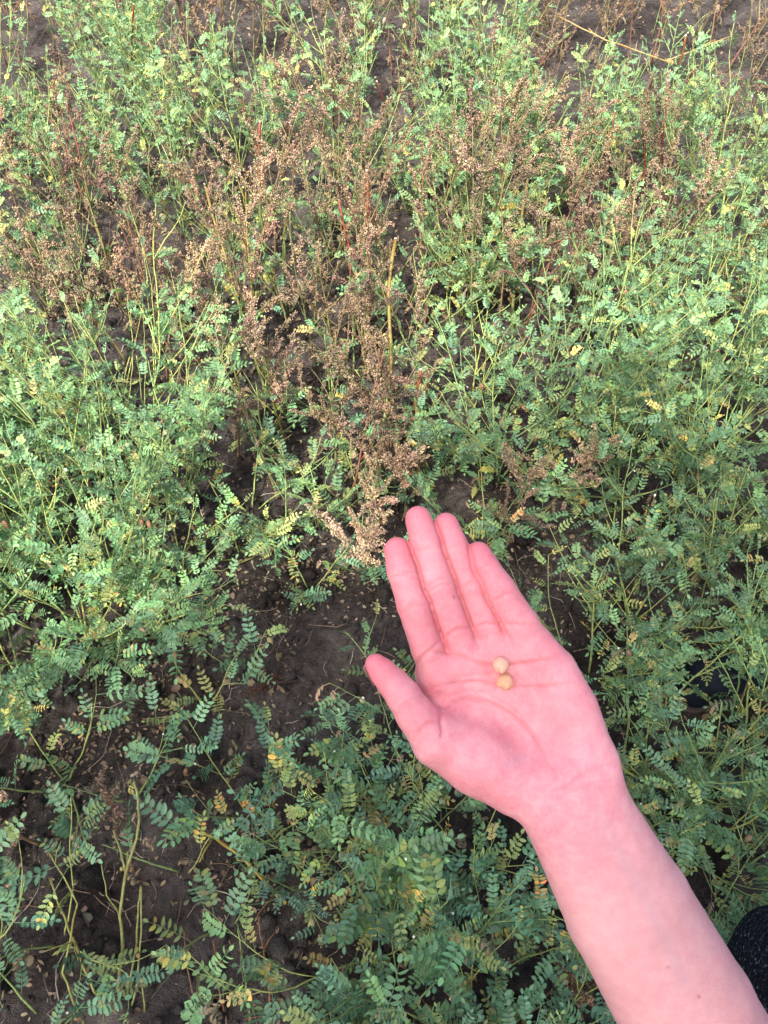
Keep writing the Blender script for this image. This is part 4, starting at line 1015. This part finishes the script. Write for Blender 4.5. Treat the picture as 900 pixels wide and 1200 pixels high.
# ------------------------------------------------------------------ litter, clods, shoe
def litter():
    mb = MB(); r = random.Random(77)
    def one(x, y, s, c):
        z = ground_h(x, y) + .0025; a = r.uniform(0, 6.28)
        d = Vector((math.cos(a), math.sin(a), r.uniform(-.15, .35)))
        leaflet(mb, Vector((x, y, z)), d, Vector((r.gauss(0, .3), r.gauss(0, .3), 1)), s, s * r.uniform(.22, .30), r.uniform(-.2, .6), r.uniform(-.4, .4), c, r)
    LC = [(.28, .175, .13), (.21, .13, .095), (.34, .22, .17), (.15, .09, .07), (.38, .27, .205), (.25, .14, .11), (.12, .075, .055), (.17, .11, .08)]
    clumps = [(*on_plane(u, v, 0), s) for u, v, s in ((270, 660, .10), (240, 650, .10), (290, 690, .09), (320, 700, .08), (225, 740, .08), (180, 800, .1), (120, 820, .12), (60, 820, .12), (330, 1010, .08), (310, 1040, .06), (440, 700, .1), (430, 660, .1),
              (620, 1080, .08), (600, 1030, .07), (100, 900, .1), (70, 1000, .1), (160, 860, .1), (660, 640, .12), (640, 700, .12), (780, 620, .15), (830, 850, .12))]
    for k in range(5200):
        if r.random() < .6:
            cx, cy, s = r.choice(clumps); x = r.gauss(cx, s); y = r.gauss(cy, s)
        else: x = r.uniform(-1.1, 1.1); y = r.uniform(-.25, 2.2)
        if mnoise.noise(Vector((x * 5, y * 5, 3))) < -.25: continue
        one(x, y, r.uniform(.004, .0125), jit(r.choice(LC), r, .35))
    for k in range(6000):      # crumpled dry scraps
        x = r.uniform(-1.1, 1.1); y = r.uniform(-.25, 2.4)
        if mnoise.noise(Vector((x * 4, y * 4, 9))) < .0: continue
        z = ground_h(x, y) + .004; a = r.uniform(0, 6.28); L = r.uniform(.006, .02)
        leaflet(mb, Vector((x, y, z)), Vector((math.cos(a), math.sin(a), r.uniform(-.2, .8))), Vector((r.gauss(0, .7), r.gauss(0, .7), 1)), L, L * r.uniform(.15, .5), r.uniform(-1, 1.4), r.uniform(-1.2, 1.2), jit(r.choice(((.15, .09, .06), (.21, .13, .09), (.10, .065, .05), (.27, .18, .12))), r, .3), r)
    for k in range(1800):
        one(r.uniform(-2, 2), r.uniform(1.8, 4.2), r.uniform(.01, .022), jit(r.choice(LC), r, .25))
    o = mobj('fallen_leaves', mb.mesh('fallen_leaves', M['dryleaf'])); o.color = (1, 1, 1, 1); tag(o, 'pale brown fallen leaflets scattered over the dark soil', 'leaf litter', kind='stuff')
    mb = MB()
    for k in range(900):
        x = r.uniform(-1.0, 1.0); y = r.uniform(-.2, 1.8); a = r.uniform(0, 6.28); L = r.uniform(.02, .11); p = Vector((x, y, ground_h(x, y) + .003)); pts = [p]
        for i in range(4):
            a += r.gauss(0, .35); q = pts[-1] + Vector((math.cos(a), math.sin(a), 0)) * L / 4; q.z = ground_h(q.x, q.y) + .003 + abs(r.gauss(0, .004)); pts.append(q)
        mb.tube(pts, [r.uniform(.0004, .0011)] * 5, 4, colr=jit(r.choice([(.20, .12, .08), (.30, .22, .16), (.14, .09, .07), (.42, .36, .30)]), r))
    o = mobj('dead_twigs', mb.mesh('dead_twigs', M['stem'])); o.color = (1, 1, 1, 1); tag(o, 'thin dead twigs and rootlets lying on the soil', 'twigs', kind='stuff')
    mb = MB()
    for k in range(5200):
        x = r.uniform(-1.1, 1.1); y = r.uniform(-.25, 2.0); s = min(.026, .003 + r.expovariate(1 / .0045)); z = ground_h(x, y) + s * .25
        n0 = len(mb.v); ellipsoid(mb, (x, y, z), (r.gauss(0, 1), r.gauss(0, 1), r.gauss(0, 1)), (s, s * r.uniform(.6, 1), s * r.uniform(.5, .9)), 7, 5)
        for i in range(n0, len(mb.v)):
            v = Vector(mb.v[i]); c = Vector((x, y, z)); mb.v[i] = tuple(c + (v - c) * (1 + .55 * mnoise.noise(v * 130)))
    for k in range(260):
        x = r.uniform(-1.0, 1.0); y = r.uniform(-.25, 1.6); s = r.uniform(.012, .03); z = ground_h(x, y) + s * .05
        n0 = len(mb.v); ellipsoid(mb, (x, y, z), (r.gauss(0, 1), r.gauss(0, 1), r.gauss(0, 1)), (s, s * r.uniform(.6, 1), s * r.uniform(.4, .8)), 12, 9)
        for i in range(n0, len(mb.v)):
            v = Vector(mb.v[i]); c = Vector((x, y, z)); mb.v[i] = tuple(c + (v - c) * (1 + .5 * mnoise.noise(v * 60) + .3 * mnoise.noise(v * 150)))
    o = mobj('soil_clods', mb.mesh('soil_clods', M['soil'])); tag(o, 'small clods and crumbs of dark soil', 'soil clods', kind='stuff')
litter()
# seed husk clump lying on the soil
def husk():
    x, y = on_plane(300, 815, 0); root = tag(empty('fallen_seed_head', (x, y, ground_h(x, y) + .004)), 'dark rusty fallen seed head lying on the bare soil', 'seed head'); r = random.Random(3)
    for k in range(4): put(HEADS[k], 'seed_head', root, Vector((k * .012 - .02, k * .008 - .01, .004)), Vector((1, .6, .1)), Vector((0, 0, 1)), .8, jit((.15, .075, .045), r))
husk()
# dark shoe under the leaves
def shoe(u, v, ang):
    x, y = on_plane(u, v, .03); root = tag(empty('shoe', (x, y, ground_h(x, y) - .006)), 'dark navy shoe half hidden under chickpea leaves', 'shoe'); root.rotation_euler = (0, 0, ang)
    up_ = wf([((0, -.09, .045), (0, .06, .04), .037, .040), ((0, .06, .04), (0, .13, .03), .040, .030), ((0, -.09, .06), (0, -.075, .105), .036, .04), ((0, -.02, .06), (0, -.06, .10), .036, .038)], .02)
    V_, F_ = mesh_field(lambda P: np.maximum(up_(P), .016 - P[:, 2]), (-.07, -.16, -.02), (.07, .19, .17), .004, stride=4)
    mobj('upper', np_mesh('upper', V_, F_, simple('navy_canvas', (0.008, 0.011, 0.022), (0.018, 0.022, 0.038), 300, .85, .2, .5, .002)), root)
    so_ = wf([((0, -.09, .01), (0, .06, .01), .041, .044), ((0, .06, .01), (0, .135, .01), .044, .033)], .02)
    V_, F_ = mesh_field(lambda P: np.maximum(np.maximum(so_(P), P[:, 2] - .019), .001 - P[:, 2]), (-.07, -.16, -.02), (.07, .2, .06), .004, stride=4)
    mobj('sole', np_mesh('sole', V_, F_, simple('muddy_rubber', (0.06, 0.05, 0.045), (0.13, 0.10, 0.09), 60, .9, .1)), root)
    for k in range(4):
        mb = MB(); yk = .005 + k * .022; zk = .083 - k * .0045
        mb.tube([(-.026, yk, zk - .008), (-.01, yk + .004, zk + .002), (.01, yk + .008, zk + .002), (.026, yk + .004, zk - .008)], .0022, 5, colr=(.03, .03, .04))
        o = mobj('lace', mb.mesh('lace', M['stem']), root)
shoe(858, 790, R(-70))

# ------------------------------------------------------------------ unseen shade caster added behind the photographer; crown placed to shade the near plants
def added_shade_tree(x, y, h, rc, label, seed):
    r = random.Random(seed); root = tag(empty('added_tree', (x, y, -.05)), label, 'added_tree')
    mb = MB(); mb.tube([(0, 0, 0), (.05, 0, h * .3), (0, .06, h * .55)], [.17, .13, .10], 10); limbs = []
    for k in range(8):
        a = k * .8 + r.uniform(-.2, .2); p = Vector((0, .05, h * r.uniform(.35, .55))); pts = [p]; d = Vector((math.cos(a), math.sin(a), .6)).normalized()
        for i in range(5): d = (d + Vector((r.gauss(0, .15), r.gauss(0, .15), .08))).normalized(); pts.append(pts[-1] + d * rc * .2)
        mb.tube(pts, [.07 - .011 * i for i in range(6)], 6); limbs += pts[2:]
    mobj('trunk', mb.mesh('trunk', M['bark']), root)
    n = 13000; c0 = np.array([0, 0, h * .72]); dirs = nrng.normal(size=(n, 3)); dirs /= np.linalg.norm(dirs, axis=1)[:, None]
    rr = nrng.uniform(.25, 1, n) ** .5
    lob = np.array([1 + .22 * mnoise.noise(Vector(d) * 2.2 + Vector((seed, 0, 0))) for d in dirs])
    C = c0 + dirs * (rr * lob)[:, None] * np.array([rc, rc, h * .34])
    a = nrng.normal(size=(n, 3)); a /= np.linalg.norm(a, axis=1)[:, None]; b = np.cross(a, nrng.normal(size=(n, 3))); b /= np.linalg.norm(b, axis=1)[:, None]
    L = nrng.uniform(.06, .11, n)[:, None]
    V = np.stack([C - a * L, C + b * L * .55, C + a * L, C - b * L * .55], 1).reshape(-1, 3)
    o = mobj('crown', np_mesh('crown', V, np.arange(4 * n).reshape(-1, 4), M['leaf']), root); o.color = (.06, .12, .04, 1)
added_shade_tree(-0.05, -3.82, 5.2, 2.4, 'unseen leafy shade caster added behind the camera, shading the near chickpeas', 4)

LAND = [('the thick yellow cut stalk', on_plane(447, 562, 0)), ('the tall red topped stalk', on_plane(425, 425, 0)), ('the orange-red topped stalk', on_plane(322, 345, 0)), ('the dark purple topped leaning stalk', on_plane(142, 362, 0)),
        ('the short red stalk behind the fingertips', on_plane(488, 585, 0)), ('the thin red stalk of the farthest plants', on_plane(160, 140, 0)), ('the orange stalk with a white cut end', on_plane(770, 190, 0)), ('the thin crimson stalk', on_plane(770, 260, 0)),
        ('the thin orange stalk', on_plane(392, 230, 0)), ('the yellowish brown stalk', on_plane(600, 400, 0)), ('the olive brown stalk', on_plane(690, 300, 0)), ('the slanting yellow stalk', on_plane(320, 480, 0)), ('the fingertips', on_plane(575, 620, 0)),
        ('the navy shoe', on_plane(858, 790, 0)), ('the leaning tan seed head', on_plane(640, 590, 0)), ('the wrist', on_plane(740, 900, 0)), ('the bare soil patch', on_plane(300, 740, 0)), ('the straw coloured stick', on_plane(760, 80, 0)), ('the yellow leaved weed', on_plane(580, 300, 0)),
        ('the green lance leaved weed', on_plane(880, 300, 0)), ('the withered pale weed on open soil', on_plane(0, 240, 0)),
        ('the forked bare yellow stems', on_plane(142, 1185, 0)), ('the straggling yellowing plant', on_plane(285, 620, 0)), ('the pale orange-tan seed head', on_plane(15, 1010, 0)), ('the dark knit knee', on_plane(900, 1150, 0)),
        ('the drooping brown weed by the fingertips', on_plane(600, 650, 0)), ('the small yellow leaf weed', on_plane(560, 575, 0)), ('the crimson snapped stalk', on_plane(745, 290, 0)), ('the dark purple stalk of the far plants', on_plane(438, 240, 0)),
        ('the lower yellow leaved weed', on_plane(568, 340, 0)), ('the upright pale seed head', on_plane(248, 400, 0))]
BASES = {LB_FAR: 'bushy sunlit far row chickpea plant nearest to ', LB_RIGHT: 'spreading chickpea plant of the thick stand nearest to ', LB_LEFT: 'lush tall sunlit chickpea plant nearest to ', LB_MID: 'thin low chickpea plant among weeds nearest to ', LB_W: 'brown seeding dry weed nearest to '}
for o in list(bpy.data.objects):
    lb = o.get('label')
    if lb in BASES:
        nearest = min(LAND, key=lambda q: (q[1][0] - o.location.x) ** 2 + (q[1][1] - o.location.y) ** 2)[0]
        o['label'] = BASES[lb] + nearest
print('LEAVES', COUNT, 'OBJECTS', len(bpy.data.objects))
